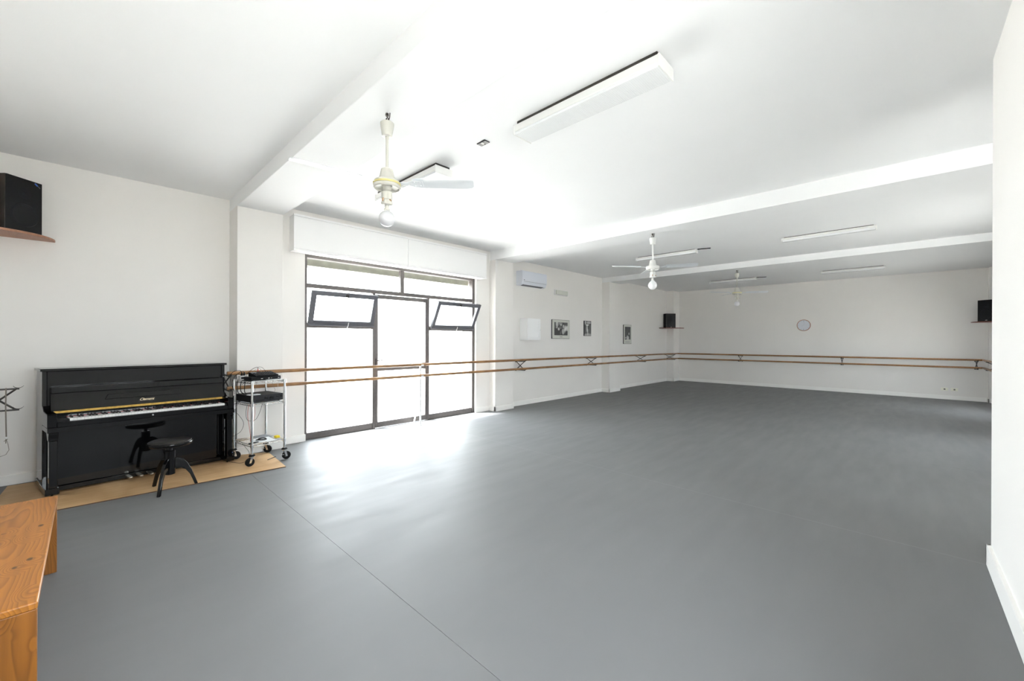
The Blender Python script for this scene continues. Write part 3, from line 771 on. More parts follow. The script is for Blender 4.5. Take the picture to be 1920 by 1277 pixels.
pp('key_felt', [(.142, 1.355, .176, .178, .690, .7135)], 'felt', bevel=0)
pp('fall_rail', [(.061, W - .061, .176, .190, .66, .752)])
w = MB(px_); w.prism([(.172, .770), (.186, .765), (.236, .985), (.218, .985)], .042, W - .042, lambda p, q, s: (s, p, q))
fb = w.build('fallboard', 'black_lacquer', pi_, bevel=.002, at=PC); fix_normals(fb)
w = MB(px_); w.prism([(.166, .750), (.190, .750), (.190, .772), (.170, .770)], .042, W - .042, lambda p, q, s: (s, p, q))
o = w.build('hinge_strip', 'brass', fb, at=PC, label='brass hinge strip'); fix_normals(o)
w = MB(px_); w.prism([(.180, .938), (.206, .935), (.222, .992), (.200, .992)], .046, W - .046, lambda p, q, s: (s, p, q))
o = w.build('folded_lip', 'black_lacquer', fb, bevel=.003, at=PC); fix_normals(o)
w = MB(px_); w.prism([(.40, .846), (1.005, .846), (.985, .893), (.425, .893)], 0, .010, lambda p, q, s: (p, .172 + (q - .77) * .214 - s, q))
o = w.build('music_ledge', 'black_lacquer', fb, bevel=.002, at=PC); fix_normals(o)
pp('lower_panel', [(.075, W - .12, .150, .275, .076, .594)])
pp('lower_stile', [(W - .098, W - .045, .19, .275, .092, .594)])
pp('lower_stile', [(.026, .074, .09, .275, .092, .594)])
pp('bottom_rail', [(.075, W - .075, .140, .280, .030, .072)])
for w0 in (.012, W - .068):
    w = MB(px_)
    w.box(w0, w0 + .052, .012, .075, .092, .52)
    w.prism([(.012, .52), (.075, .52), (.125, .594), (.004, .594), (.004, .572), (.012, .560)], w0 - .004, w0 + .056, lambda p, q, s: (s, p, q))
    o = w.build('leg', 'black_lacquer', pi_, bevel=.003, at=PC); fix_normals(o)
    for d in (.075, .50):
        w = MB(px_)
        w.lathe([(.0, -.008), (.012, -.008), (.0165, -.004), (.0165, .004), (.012, .008), (.0, .008)], (w0 + .026, d, PZ + .0165), 14, axis='X')
        w.box(w0 + .014, w0 + .038, d - .006, d + .006, PZ + .018, .037)
        w.build('caster', 'black_satin', pi_, at=PC)
for w_ in (.555, .635, .715):
    w = MB(px_); w.prism([(-.016, .10), (-.020, .030), (-.012, .005), (.012, .005), (.020, .030), (.016, .10), (.012, .19), (-.012, .19)], .052, .064, lambda p, q, s: (w_ + p, q, s))
    o = w.build('pedal', 'pedal_metal', pi_, bevel=.003, at=PC); fix_normals(o)

def lettering(text, size, xfpt, right, up, nrm, m, name, parent, shear=.3, base=None, thick=.0006, spacing=1.0):
    c = bpy.data.curves.new('lettering', 'FONT'); c.body = text; c.size = size; c.shear = shear; c.extrude = thick; c.align_x = 'LEFT'; c.space_character = spacing
    c.resolution_u = 3
    t = bpy.data.objects.new('tmp_text', c); COL.objects.link(t)
    dg = bpy.context.evaluated_depsgraph_get()
    me = bpy.data.meshes.new_from_object(t.evaluated_get(dg))
    bpy.data.objects.remove(t)
    b = Vector(base) if base else Vector((0, 0, 0))
    for v in me.vertices:
        q = Vector(xfpt) + Vector(right) * v.co.x + Vector(up) * v.co.y + Vector(nrm) * v.co.z - b
        v.co = q
    me.materials.clear(); me.materials.append(M[m]); me.name = name
    o = bpy.data.objects.new(name, me); COL.objects.link(o); o.parent = parent
    return o
q0 = Vector(px_(.655, .172 + .036 * .214 - .0016, .806)); q1 = Vector(px_(.755, .172 + .036 * .214 - .0016, .806)); q2 = Vector(px_(.655, .172 + .136 * .214 - .0016, .906))
rt = (q1 - q0).normalized(); up = (q2 - q0).normalized(); nn = rt.cross(up)
lettering('Clement', .036, q0, rt, up, nn, 'gold_leaf', 'gold_lettering', fb, shear=.45, base=PC, spacing=.92)

# ------------------------------------------------------------------ piano stool
sc = (-5.094, .557, 0)
stl = thing('piano_stool', 'round black piano stool with three curved legs', 'stool', sc)
w = MB(); w.lathe([(.020, .425), (.150, .427), (.168, .432), (.174, .440), (.175, .458), (.171, .464), (.165, .466)], n=40); w.build('seat_rim', 'black_lacquer', stl)
w = MB(); w.lathe([(.166, .464), (.164, .470), (.155, .475), (.10, .480), (.05, .482), (1e-7, .483)], n=40); w.build('seat_pad', 'leather', stl)
w = MB(); w.tube([(0, 0, .33), (0, 0, .428)], .016, 12); w.build('screw', 'black_satin', stl)
w = MB(); w.lathe([(.030, .145), (.040, .150), (.040, .372), (.034, .378), (.015, .379)], n=28); w.build('column', 'black_lacquer', stl)
for fx, fy, fz in ((-4.924, .461, 0), (-5.268, .455, PZ), (-5.09, .76, PZ)):
    a = math.atan2(fy - sc[1], fx - sc[0]); ca, sa = math.cos(a), math.sin(a)
    poly = [(.034, .300), (.060, .302), (.095, .285), (.130, .240), (.165, .160), (.195, .070), (.214, fz), (.188, fz), (.172, .060), (.150, .120), (.118, .170), (.080, .196), (.034, .202)]
    w = MB(); w.prism(poly, -.013, .013, lambda p, q, s: (p * ca - s * sa, p * sa + s * ca, q))
    o = w.build('leg', 'black_lacquer', stl, bevel=.004, seg=3); fix_normals(o)

# ------------------------------------------------------------------ wire cart
CA = .18
c0 = Vector((-5.333, 1.300, 0)); ua = Vector((-math.sin(CA), math.cos(CA), 0)); ub = Vector((-math.cos(CA), -math.sin(CA), 0))
SA_, SB_ = .362, .450
cc = c0 + ua * SA_ / 2 + ub * SB_ / 2
CC = tuple(cc)
def cx(a, b, z):
    q = c0 + ua * a + ub * b; return (q.x, q.y, z)
cart = thing('wire_cart', 'chrome wire shelf cart on black casters beside piano', 'cart', CC)
for (a, b) in ((0, 0), (SA_, 0), (SA_, SB_), (0, SB_)):
    zf = PZ if (a == 0 or b > 0) else 0.0
    w = MB(); w.tube([cx(a, b, .135), cx(a, b, .972)], .0125, 14)
    for z in (.70, .235, .955):
        w.tube([cx(a, b, z - .022), cx(a, b, z + .014)], .0165, 14)
    for z in (.3, .4, .5, .6, .8, .88): w.tube([cx(a, b, z), cx(a, b, z + .003)], .0129, 14)
    post = w.build('post', 'chrome', cart, at=CC)
    w = MB(); w.tube([cx(a, b, .122), cx(a, b, .137)], [.034, .028], 18); w.build('bumper', 'rubber', post, at=CC)
    sw = {(0, 0): (.10, -.9), (SA_, 0): (0, .35), (SA_, SB_): (.2, .3), (0, SB_): (.2, .8)}[(a, b)]
    ang = math.atan2(sw[1], sw[0]) ; da = Vector((math.cos(ang), math.sin(ang), 0)); ctr = Vector(cx(a, b, 0)) + da * .022; ctr.z = zf + .0475
    ax = Vector((-da.y, da.x, 0))
    w = MB()
    n = 22; prof = [(.012, -.011), (.040, -.012), (.0475, -.008), (.0475, .008), (.040, .012), (.012, .011)]
    vs = []; fs = []
    for r, h in prof:
        for k in range(n):
            t_ = 2 * PI * k / n; vs.append(ctr + ax * h + da * (r * math.cos(t_)) + Vector((0, 0, r * math.sin(t_))))
    for i in range(len(prof) - 1):
        for k in range(n): fs.append((i * n + k, i * n + (k + 1) % n, (i + 1) * n + (k + 1) % n, (i + 1) * n + k))
    fs.append(tuple(range(n))); fs.append(tuple(range((len(prof) - 1) * n, len(prof) * n)))
    w._add(vs, fs, True)
    wh = w.build('wheel', 'rubber', post, at=CC); fix_normals(wh)
    w = MB()
    for sgn in (-1, 1):
        o_ = ax * (.016 * sgn); top = Vector(cx(a, b, .122)) + o_
        w.hexa([tuple(ctr + o_ * 1.0 - da * .010 + Vector((0, 0, -.010)) - ax * .001), tuple(ctr + o_ + da * .010 + Vector((0, 0, -.010)) - ax * .001), tuple(ctr + o_ + da * .010 + Vector((0, 0, -.010)) + ax * .001), tuple(ctr + o_ - da * .010 + Vector((0, 0, -.010)) + ax * .001),
                tuple(top - da * .014 - ax * .001), tuple(top + da * .014 - ax * .001), tuple(top + da * .014 + ax * .001), tuple(top - da * .014 + ax * .001)])
    w.tube([ctr - ax * .019, ctr + ax * .019], .005, 8); w.tube([tuple(Vector(cx(a, b, .108))), tuple(Vector(cx(a, b, .124)))], .021, 14)
    w.tube([ctr - da * .03 - ax * .012 + Vector((0, 0, .012)), ctr - da * .062 - ax * .012 + Vector((0, 0, .012))], .0035, 6)
    w.build('fork', 'chrome', post, at=CC)
for z in (.957, .70, .235):
    w = MB(); r = .0026
    for (p, q) in (((0, 0), (SA_, 0)), ((SA_, 0), (SA_, SB_)), ((SA_, SB_), (0, SB_)), ((0, SB_), (0, 0))):
        w.tube([cx(*p, z + .010), cx(*q, z + .010)], .0034, 6); w.tube([cx(*p, z - .014), cx(*q, z - .014)], .0034, 6)
        L_ = math.hypot(q[0] - p[0], q[1] - p[1]); n = int(L_ / .026) // 2 * 2
        pts = [cx(p[0] + (q[0] - p[0]) * i / n, p[1] + (q[1] - p[1]) * i / n, z + (.009 if i % 2 else -.013)) for i in range(n + 1)]
        w.tube(pts, .0022, 5)
    w.build('shelf_rim', 'chrome', cart, at=CC)
    w = MB()
    for k in range(1, 18): w.tube([cx(0, SB_ * k / 18, z + .010), cx(SA_, SB_ * k / 18, z + .010)], .0018, 5)
    for a in (SA_ / 3, 2 * SA_ / 3): w.tube([cx(a, 0, z + .005), cx(a, SB_, z + .005)], .0026, 5)
    w.build('shelf_wire', 'chrome', cart, at=CC, kind='stuff')
def at_(a, b, z): return cx(a, b, z)
def cbox(name, a0, a1, b0, b1, z0, z1, m, label=None, cat=None, parent=None, bevel=.003, base=None, kind=None):
    w = MB(cx); w.box(a0, a1, b0, b1, z0, z1)
    base = base or cx((a0 + a1) / 2, (b0 + b1) / 2, z0)
    o = w.build(name, m, parent, bevel=bevel, at=base)
    if label: tag(o, label, cat)
    return o, base
def knob(parent, base, a, b, z, r, h, m='black_satin', axis='b', name='knob'):
    w = MB()
    if axis == 'b': w.tube([cx(a, b, z), cx(a, b - h, z)], [r, r * .88], 16)
    else: w.tube([cx(a, b, z), cx(a, b, z + h)], [r, r * .8], 12)
    return w.build(name, m, parent, at=base)
ST, SMID, SLOW = .9705, .7135, .2485   # resting heights on the three shelves
# top shelf: flat deck, mixer, adapter, plugs
dv, bs = cbox('disc_player', .015, .345, .055, .235, ST, ST + .042, 'black_satin', 'flat black disc player on the top shelf of the wire cart', 'player')
w = MB(cx); w.box(.03, .16, .0535, .056, ST + .012, ST + .024); w.build('disc_tray', 'black_lacquer', dv, at=bs)
w = MB(cx)
for a, b_ in ((.12, .14), (.20, .215), (.235, .24), (.31, .33)): w.box(a, b_, .053, .056, ST + .017, ST + .023)
w.build('front_marking', 'white_plastic', dv, at=bs)
mxr = thing('audio_mixer', 'small black sloped mixer with knobs on top of the disc player', 'mixer', cx(.19, .14, ST + .0425))
MX = cx(.19, .14, ST + .0425)
w = MB(cx); z0 = ST + .0425; w.prism([(.045, z0 + .004), (.052, z0), (.225, z0), (.232, z0 + .005), (.232, z0 + .040), (.215, z0 + .046), (.052, z0 + .018), (.045, z0 + .014)], .06, .315, lambda p, q, s: (s, p, q))
o = w.build('body', 'black_matte', mxr, bevel=.006, seg=3, at=MX); fix_normals(o)
for i in range(8):
    for j in range(4):
        a = .085 + i * .028; b_ = .075 + j * .034; zz = z0 + .018 + (b_ - .052) / .163 * .028
        if j == 0 and i % 2: continue
        knob(mxr, MX, a, b_, zz, .0058, .011, axis='z')
w = MB(cx); w.box(.066, .12, .16, .205, z0 + .037, z0 + .046); w.build('input_panel', 'grey_print', mxr, at=MX)
# red plug standing in the mixer with its wires
rp = thing('audio_plug', 'red audio plug standing upright in the mixer', 'plug', cx(.150, .195, z0 + .043))
RP = cx(.150, .195, z0 + .043)
w = MB(); w.tube([cx(.150, .195, z0 + .043), cx(.150, .195, z0 + .056)], .008, 10); w.build('sleeve', 'black_satin', rp, at=RP)
w = MB(); w.tube([cx(.150, .195, z0 + .056), cx(.150, .195, z0 + .082)], [.0075, .004], 10); w.build('grip', 'red', rp, at=RP)
rp2 = tag(MB().tube([cx(.178, .19, z0 + .042), cx(.178, .19, z0 + .075)], [.004, .003], 8).build('audio_plug', 'rust', at=cx(.178, .19, z0 + .042)), 'thin brown audio plug next to the red plug', 'plug')
pa_, bs = cbox('power_adapter', -.01, .060, .27, .325, ST, ST + .050, 'grey_box', 'pale grey power adapter on the top shelf of the wire cart', 'adapter')
w = MB(cx); w.box(.0, .05, .268, .271, ST + .012, ST + .034); w.build('dark_socket', 'black_matte', pa_, at=bs)
w = MB(); 
for a, b_ in ((.015, .29), (.04, .285)):
    tag(MB().tube([cx(a, b_, ST + .050), cx(a, b_, ST + .064), cx(a, b_, ST + .090)], [.012, .012, .005], 12).build('power_plug', 'black_satin', at=cx(a, b_, ST + .05)),
        'black power plug in the pale adapter, %s' % ('nearer piano' if a < .03 else 'nearer mixer'), 'plug')
cbox('phone_charger', .085, .16, .28, .35, ST, ST + .028, 'white_plastic', 'flat white charger behind the power adapter', 'charger')
cbox('white_tray', -.0, .12, .345, .405, ST, ST + .012, 'white_plastic', 'white plastic tray at rear of the top cart shelf', 'tray')
tag(MB(cx).box(.17, .34, .005, .05, ST, ST + .004).build('paper_sheet', 'paper', at=cx(.25, .03, ST)), 'folded white sheet at front of the top cart shelf', 'paper')
# middle shelf: amplifier
am, bs = cbox('amplifier', -.004, .350, .022, .385, SMID + .012, SMID + .088, 'black_matte', 'wide black hifi amplifier with knobs on the middle cart shelf', 'amplifier', bevel=.002)
w = MB(cx); w.box(-.006, .352, .014, .023, SMID + .010, SMID + .090); fp = w.build('front_panel', 'amp_front', am, bevel=.002, at=bs)
for a, r, h in ((.135, .019, .02), (.198, .017 + .004, .022), (.262, .011, .016), (.308, .011, .016)):
    knob(fp, bs, a + .02, .014, SMID + (.05 if r > .018 else .054), r * .9, h)
for a in (.04, .058, .076, .094, .112, .225): knob(fp, bs, a + .012, .014, SMID + .032, .006, .010)
for a, b_ in ((.02, .06), (.32, .06), (.02, .35), (.32, .35)):
    w = MB(); w.tube([cx(a, b_, SMID - .001), cx(a, b_, SMID + .012)], .014, 12); w.build('foot', 'rubber', am, at=bs)
tag(MB(cx).box(-.0, .12, .06, .14, SMID + .0885, SMID + .096).build('notepad', 'paper', bevel=.001, at=cx(.06, .1, SMID + .0885)), 'white notepad lying on the amplifier', 'notepad')
# lower shelf
tag(MB(cx).prism([(.06, .04), (.27, .02), (.30, .25), (.09, .28)], SLOW, SLOW + .004, lambda p, q, s: (p, q, s)).build('booklet', 'paper', at=cx(.18, .14, SLOW)), 'white paper booklet on lowest shelf of the wire cart', 'booklet')
tag(MB(cx).prism([(.16, .24), (.33, .22), (.34, .42), (.17, .43)], SLOW, SLOW + .003, lambda p, q, s: (p, q, s)).build('leaflet', 'grey_print', at=cx(.25, .33, SLOW)), 'grey printed leaflet at rear of the lowest cart shelf', 'leaflet')
tag(MB(cx).box(.31, .36, .09, .15, SLOW, SLOW + .028).build('tape_measure', 'yellow', bevel=.008, at=cx(.33, .12, SLOW)), 'small yellow tape measure on lowest cart shelf', 'tape measure')
tag(MB(cx).box(-.0, .10, .05, .09, SLOW, SLOW + .008).build('remote_control', 'black_matte', bevel=.003, at=cx(.05, .07, SLOW)), 'black remote control at front of lowest cart shelf', 'remote')
pts = []
for i in range(60):
    t_ = i / 59; a_ = t_ * 2 * PI * 3.3; r_ = .040 + .009 * math.sin(5 * a_ / 3.3)
    pts.append(cx(.165 + r_ * 1.2 * math.cos(a_), .14 + r_ * math.sin(a_), SLOW + .008 + .012 * t_ + .003 * math.sin(a_ * 2)))
tag(MB().tube(pts, .0034, 6).build('cable_coil', 'rubber', at=cx(.165, .14, SLOW)), 'coiled black cable on the booklet on lowest cart shelf', 'cable')
# cables
def cable(pts, r, m, label, group='loose cables around the wire cart'):
    P_ = [Vector(p) for p in pts]; out = []
    for i in range(len(P_) - 1):
        p0 = P_[max(i - 1, 0)]; p1 = P_[i]; p2 = P_[i + 1]; p3 = P_[min(i + 2, len(P_) - 1)]
        for k in range(6):
            t_ = k / 6
            out.append(.5 * ((2 * p1) + (-p0 + p2) * t_ + (2 * p0 - 5 * p1 + 4 * p2 - p3) * t_ ** 2 + (-p0 + 3 * p1 - 3 * p2 + p3) * t_ ** 3))
    out.append(P_[-1])
    return tag(MB().tube(out, r, 6).build('cable', m, at=tuple(P_[0])), label, 'cable', group)
cable([cx(.15, .195, z0 + .08), cx(.145, .20, z0 + .105), cx(.10, .24, z0 + .075), cx(.06, .27, z0 + .015), cx(.03, .20, ST + .01), cx(-.01, .22, ST - .05)], .0024, 'rubber', 'black cable arching from red plug leftwards to the adapter')
cable([cx(.15, .195, z0 + .08), cx(.16, .205, z0 + .105), cx(.21, .22, z0 + .095), cx(.25, .225, z0 + .05)], .0018, 'rubber', 'thin black cable arching from the red plug to right of mixer')
cable([cx(.178, .19, z0 + .075), cx(.16, .20, z0 + .090), cx(.11, .22, z0 + .060), cx(.07, .24, z0 + .01), cx(.075, .26, ST + .004)], .0016, 'cord', 'thin brown cable arching over the disc player')
cable([cx(.015, .29, ST + .088), cx(-.0, .31, ST + .112), cx(-.03, .37, ST + .10), cx(-.05, .42, ST + .05), cx(-.04, .42, ST - .05), cx(-.02, .40, .84)], .0026, 'rubber', 'black mains cable looping up from the plug nearer piano')
cable([cx(.04, .285, ST + .088), cx(.03, .31, ST + .10), cx(-.0, .38, ST + .06), cx(-.02, .42, ST + .0), cx(-.02, .43, .88), cx(-.0, .42, .80)], .0024, 'rubber', 'black mains cable falling from the plug nearer mixer')
cable([cx(-.02, .30, ST), cx(-.025, .31, .90), cx(-.02, .30, .83), cx(0, .32, .812)], .004, 'rubber', 'thick black cable hanging between top shelf and amplifier')
cable([cx(-.018, .22, ST - .01), cx(-.022, .23, .90), cx(-.02, .22, .84), cx(0.01, .22, .812)], .0045, 'rubber', 'thick black cable hanging in front of the other at left of cart')
cable([cx(-.018, .13, ST - .01), cx(-.022, .13, .90), cx(-.02, .13, .84), cx(0.01, .14, .812)], .0040, 'rubber', 'black cable hanging straight down midway along the cart side')
cable([cx(.25, .40, ST - .01), cx(.23, .41, .90), cx(.21, .39, .82)], .0015, 'cord', 'thin cord hanging between top shelf and amplifier at back')
cable([cx(.33, .20, ST - .01), cx(.33, .22, .90), cx(.35, .20, .83), cx(.34, .2, .808)], .0015, 'cord', 'thin cord hanging near right rear of cart')
cable([cx(.36, .12, ST - .01), cx(.355, .14, .90), cx(.35, .13, .84), cx(.34, .12, .808)], .0015, 'white_cable', 'pale thin cord hanging near right side of cart')
cable([cx(-.01, .36, .70), cx(-.03, .36, .60), cx(-.06, .40, .50), cx(-.08, .47, .43), cx(-.085, .50, .36)], .0024, 'rubber', 'black cable running from middle shelf behind the piano')
cable([cx(-.0, .30, .70), cx(-.04, .36, .62), cx(-.07, .43, .55), cx(-.085, .47, .48)], .0022, 'white_cable', 'white cable running from middle shelf behind the piano')
cable([cx(-.02, .38, .69), cx(-.04, .38, .62), cx(.0, .34, .56), cx(.04, .30, .46), cx(.02, .32, .36), cx(-.03, .40, .30), cx(-.06, .46, .29)], .0020, 'rubber', 'long black cable looping wide below middle shelf towards piano')
cable([cx(.02, .16, .70), cx(.01, .17, .60), cx(.02, .17, .52), cx(.06, .18, .49), cx(.12, .18, .50), cx(.16, .17, .58), cx(.19, .16, .70)], .0020, 'rubber', 'black cable loop hanging under middle shelf between two points')
cable([cx(.02, .12, .70), cx(.01, .13, .58), cx(.03, .14, .45), cx(.045, .14, .33), cx(.05, .15, .255)], .0022, 'red', 'red cable hanging from middle to lowest shelf, left strand')
cable([cx(.075, .11, .70), cx(.085, .12, .58), cx(.065, .13, .45), cx(.055, .14, .33), cx(.06, .145, .255)], .0018, 'red', 'red cable hanging from middle to lowest shelf, right strand')
cable([cx(-.01, .20, .235), cx(-.0, .16, .20), cx(.02, .11, .14), cx(.015, .12, .06), cx(-.02, .20, .016), cx(-.06, .30, .014), cx(-.075, .40, .014)], .0020, 'rubber', 'black cable curling from lowest shelf down to the plywood')
# floor bits by the cart
hb = thing('power_device', 'rounded pale grey device on plywood between piano and cart', 'device', (-5.90, 1.212, PZ))
HB = (-5.90, 1.212, PZ)
w = MB(); w.lathe([(.02, 0), (.052, .0), (.058, .01), (.060, .06), (.054, .11), (.036, .145), (1e-7, .155)], HB, 24); w.build('shell', 'grey_box', hb, at=HB)
w = MB(); w.lathe([(.016, .0), (.012, .006), (1e-7, .007)], (-5.842, 1.205, .08), 14, axis='X'); w.build('button', 'blue', hb, at=HB)
w = MB(); w.tube([(-5.457, 1.493, PZ + .0045), (-5.536, 1.602, PZ + .0045)], .0042, 8)
tag(w.build('pen', 'black_satin', at=(-5.457, 1.493, PZ)), 'dark pen lying on the plywood edge beside the cart', 'pen')

# ------------------------------------------------------------------ loudspeakers and shelves
def corner_shelf(center, rad, a0, a1, z, m, label):
    t = MB(); n = 16; poly = [(0, 0)] + [(rad * math.cos(a0 + (a1 - a0) * i / n), rad * math.sin(a0 + (a1 - a0) * i / n)) for i in range(n + 1)]
    t.prism(poly, z - .022, z, lambda p, q, s: (center[0] + p, center[1] + q, s))
    o = t.build('corner_shelf', m, bevel=.002, at=(center[0], center[1], z)); fix_normals(o)
    return tag(o, label, 'shelf', 'corner shelves for the loudspeakers')
def loudspeaker(loc, ang, wd, dp, ht, label, side='speaker', dot=False, tool=False):
    # front faces local +x
    t = thing('loudspeaker', label, 'loudspeaker', loc, ang, 'black loudspeakers on corner shelves')
    w = MB(); w.box(-dp, -.012, -wd / 2, wd / 2, 0, ht); w.build('cabinet', side, t, bevel=.004)
    w = MB(); w.box(-.012, 0, -wd / 2 + .002, wd / 2 - .002, .002, ht - .002); w.build('baffle', 'black_satin', t, bevel=.003)
    w = MB(); w.lathe([(.0, -.012), (wd * .12, -.010), (wd * .30, .0), (wd * .34, .006), (wd * .37, .006), (wd * .385, .0)], (.0, 0, ht * .31), 32, axis='X', caps=(False, False)); w.build('woofer', 'cone', t)
    w = MB(); w.lathe([(.0, .006), (wd * .06, .004), (wd * .10, .0), (wd * .16, .002), (wd * .18, .0)], (.0, 0, ht * .72), 24, axis='X', caps=(False, False)); w.build('tweeter', 'cone', t)
    w = MB(); w.lathe([(.0, .002), (wd * .05, .003), (wd * .09, .0)], (.0, wd * .28, ht * .53), 16, axis='X', caps=(False, False)); w.build('port', 'cone', t)
    if dot:
        w = MB(); w.box(-.001, .004, -wd * .04, wd * .07, .018, .036); w.build('badge', 'white_plastic', t)
    else:
        pass
    return t
corner_shelf((XL, YF), .42, 0, PI / 2, 2.470, 'shelf', 'reddish wooden corner shelf in near left corner')
loudspeaker((-6.075, -.415, 2.471), math.radians(42), .285, .24, .51, 'large near loudspeaker with walnut side on left corner shelf', side='walnut')
tg = thing('key_tag', 'tiny blue-handled screwdriver stuck at top of the near loudspeaker', 'screwdriver', (-6.075, -.415, 2.92))
ca, sa = math.cos(math.radians(42)), math.sin(math.radians(42))
def sp(x, y, z): return (-6.075 + x * ca - y * sa, -.415 + x * sa + y * ca, z)
KA = (-6.075, -.415, 2.92)
tg.name = 'screwdriver'
w = MB(); w.tube([sp(.006, .077, 2.962), sp(.006, .098, 2.944)], .0055, 8); w.build('handle', 'blue', tg, at=KA)
w = MB(); w.tube([sp(.006, .098, 2.944), sp(.005, .118, 2.928)], .0026, 6); w.build('shaft', 'chrome', tg, at=KA)
corner_shelf((-6.14, 14.47), .62, -PI / 2, 0, 1.905, 'shelf_dark', 'dark mahogany corner shelf in far left corner')
loudspeaker((-5.86, 14.18, 1.906), math.radians(-42), .34, .25, .50, 'far black loudspeaker in far left corner', dot=True)
corner_shelf((XR2, 14.84), .56, PI, PI * 1.5, 1.930, 'shelf_dark', 'dark corner shelf cut off by right wall edge')
loudspeaker((1.41, 14.50, 1.931), math.radians(228), .33, .22, .50, 'black loudspeaker partly hidden by the right wall edge', dot=True)

# ------------------------------------------------------------------ wall things
ac = thing('air_conditioner', 'white split air conditioner high on wall beside pillar', 'air conditioner', (XW, 6.95, 2.66))
AC = (XW, 6.95, 2.66); y0, y1 = 6.53, 7.375
w = MB(); w.prism([(XW, 2.660), (-6.06, 2.652), (-5.985, 2.672), (-5.955, 2.735), (-5.948, 2.82), (-5.950, 2.955), (-5.965, 2.972), (XW, 2.975)], y0, y1, lambda p, q, s: (p, s, q))
o = w.build('body', 'ac_plastic', ac, bevel=.008, seg=3, at=AC); fix_normals(o)
w = MB(); w.prism([(-6.055, 2.650), (-5.983, 2.668), (-5.980, 2.672), (-6.055, 2.658)], y0 + .06, y1 - .09, lambda p, q, s: (p, s, q)); o = w.build('air_slot', 'ac_dark', ac, at=AC); fix_normals(o)
w = MB(); w.prism([(-5.984, 2.672), (-5.952, 2.735), (-5.948, 2.736), (-5.979, 2.670)], y0 + .05, y1 - .04, lambda p, q, s: (p, s, q)); o = w.build('flap', 'ac_plastic', ac, at=AC); fix_normals(o)
w = MB(); w.box(-5.952, -5.946, y0 + .05, y1 - .03, 2.738, 2.741); w.build('seam_line', 'ac_dark', ac, at=AC)
w = MB(); w.box(-5.950, -5.944, y0 + .05, y0 + .075, 2.762, 2.774); w.build('logo_mark', 'ac_dark', ac, at=AC)
em = thing('emergency_light', 'small rectangular emergency light below air conditioner', 'emergency light', (XW, 8.14, 2.56))
EA = (XW, 8.14, 2.56)
w = MB(); w.box(XW, -6.105, 7.885, 8.405, 2.565, 2.690); w.build('housing', 'white_plastic', em, bevel=.004, at=EA)
w = MB(); w.box(-6.108, -6.085, 7.905, 8.385, 2.577, 2.680); w.build('diffuser', 'mount', em, bevel=.004, at=EA)
cb = thing('wall_cabinet', 'small white wall cabinet with round knob', 'cabinet', (XW, 6.88, 1.45))
CB = (XW, 6.88, 1.45)
w = MB(); w.box(XW, -5.935, 6.660, 7.095, 1.452, 1.935); w.build('body', 'cabinet', cb, bevel=.003, at=CB)
w = MB(); w.box(-5.934, -5.915, 6.662, 7.100, 1.462, 1.930); dr = w.build('door', 'cabinet', cb, bevel=.003, at=CB)
w = MB()
w.box(-5.916, -5.908, 6.662, 6.715, 1.462, 1.930); w.box(-5.916, -5.908, 7.047, 7.100, 1.462, 1.930); w.box(-5.916, -5.908, 6.715, 7.047, 1.462, 1.515); w.box(-5.916, -5.908, 6.715, 7.047, 1.877, 1.930)
w.build('door_frame', 'cabinet', dr, bevel=.002, at=CB)
w = MB(); w.lathe([(.006, 0), (.006, .010), (.013, .016), (.013, .022), (.0, .027)], (-5.908, 7.075, 1.68), 14, axis='X'); w.build('knob', 'white_plastic', dr, at=CB)

def photo_mesh(name, parent, base, xf, w_, h_, nx, ny, fn):
    vs = []; fs = []
    for j in range(ny + 1):
        for i in range(nx + 1): vs.append(tuple(Vector(xf(i / nx * w_, h_ - j / ny * h_)) - Vector(base)))
    for j in range(ny):
        for i in range(nx): fs.append((j * (nx + 1) + i, (j + 1) * (nx + 1) + i, (j + 1) * (nx + 1) + i + 1, j * (nx + 1) + i + 1))
    me = bpy.data.meshes.new(name); me.from_pydata(vs, [], fs)
    at_c = me.color_attributes.new('ink', 'FLOAT_COLOR', 'CORNER')
    k = 0
    for j in range(ny):
        for i in range(nx):
            g = max(.01, min(.8, fn((i + .5) / nx, (j + .5) / ny)))
            for _ in range(4): at_c.data[k].color = (g, g, g * .97, 1); k += 1
    me.materials.append(M['photo'])
    o = bpy.data.objects.new(name, me); COL.objects.link(o); o.parent = parent
    return o
m, N, L, p = nmat('photo_print'); p.inputs['Roughness'].default_value = .35
a_ = N.new('ShaderNodeVertexColor'); a_.layer_name = 'ink'; L.new(a_.outputs[0], p.inputs['Base Color']); M['photo'] = m
def blob(x, y, cx_, cy, rx, ry): 
    d = ((x - cx_) / rx) ** 2 + ((y - cy) / ry) ** 2
    return 1 / (1 + math.exp(min(6 * (d - 1), 60)))
rnd = random.Random(3)
noise = [[rnd.random() for _ in range(12)] for _ in range(12)]
def vn(x, y):
    x *= 10; y *= 10; i, j = int(x), int(y); fx, fy = x - i, y - j
    n = lambda a, b: noise[a % 12][b % 12]
    return (n(i, j) * (1 - fx) + n(i + 1, j) * fx) * (1 - fy) + (n(i, j + 1) * (1 - fx) + n(i + 1, j + 1) * fx) * fy
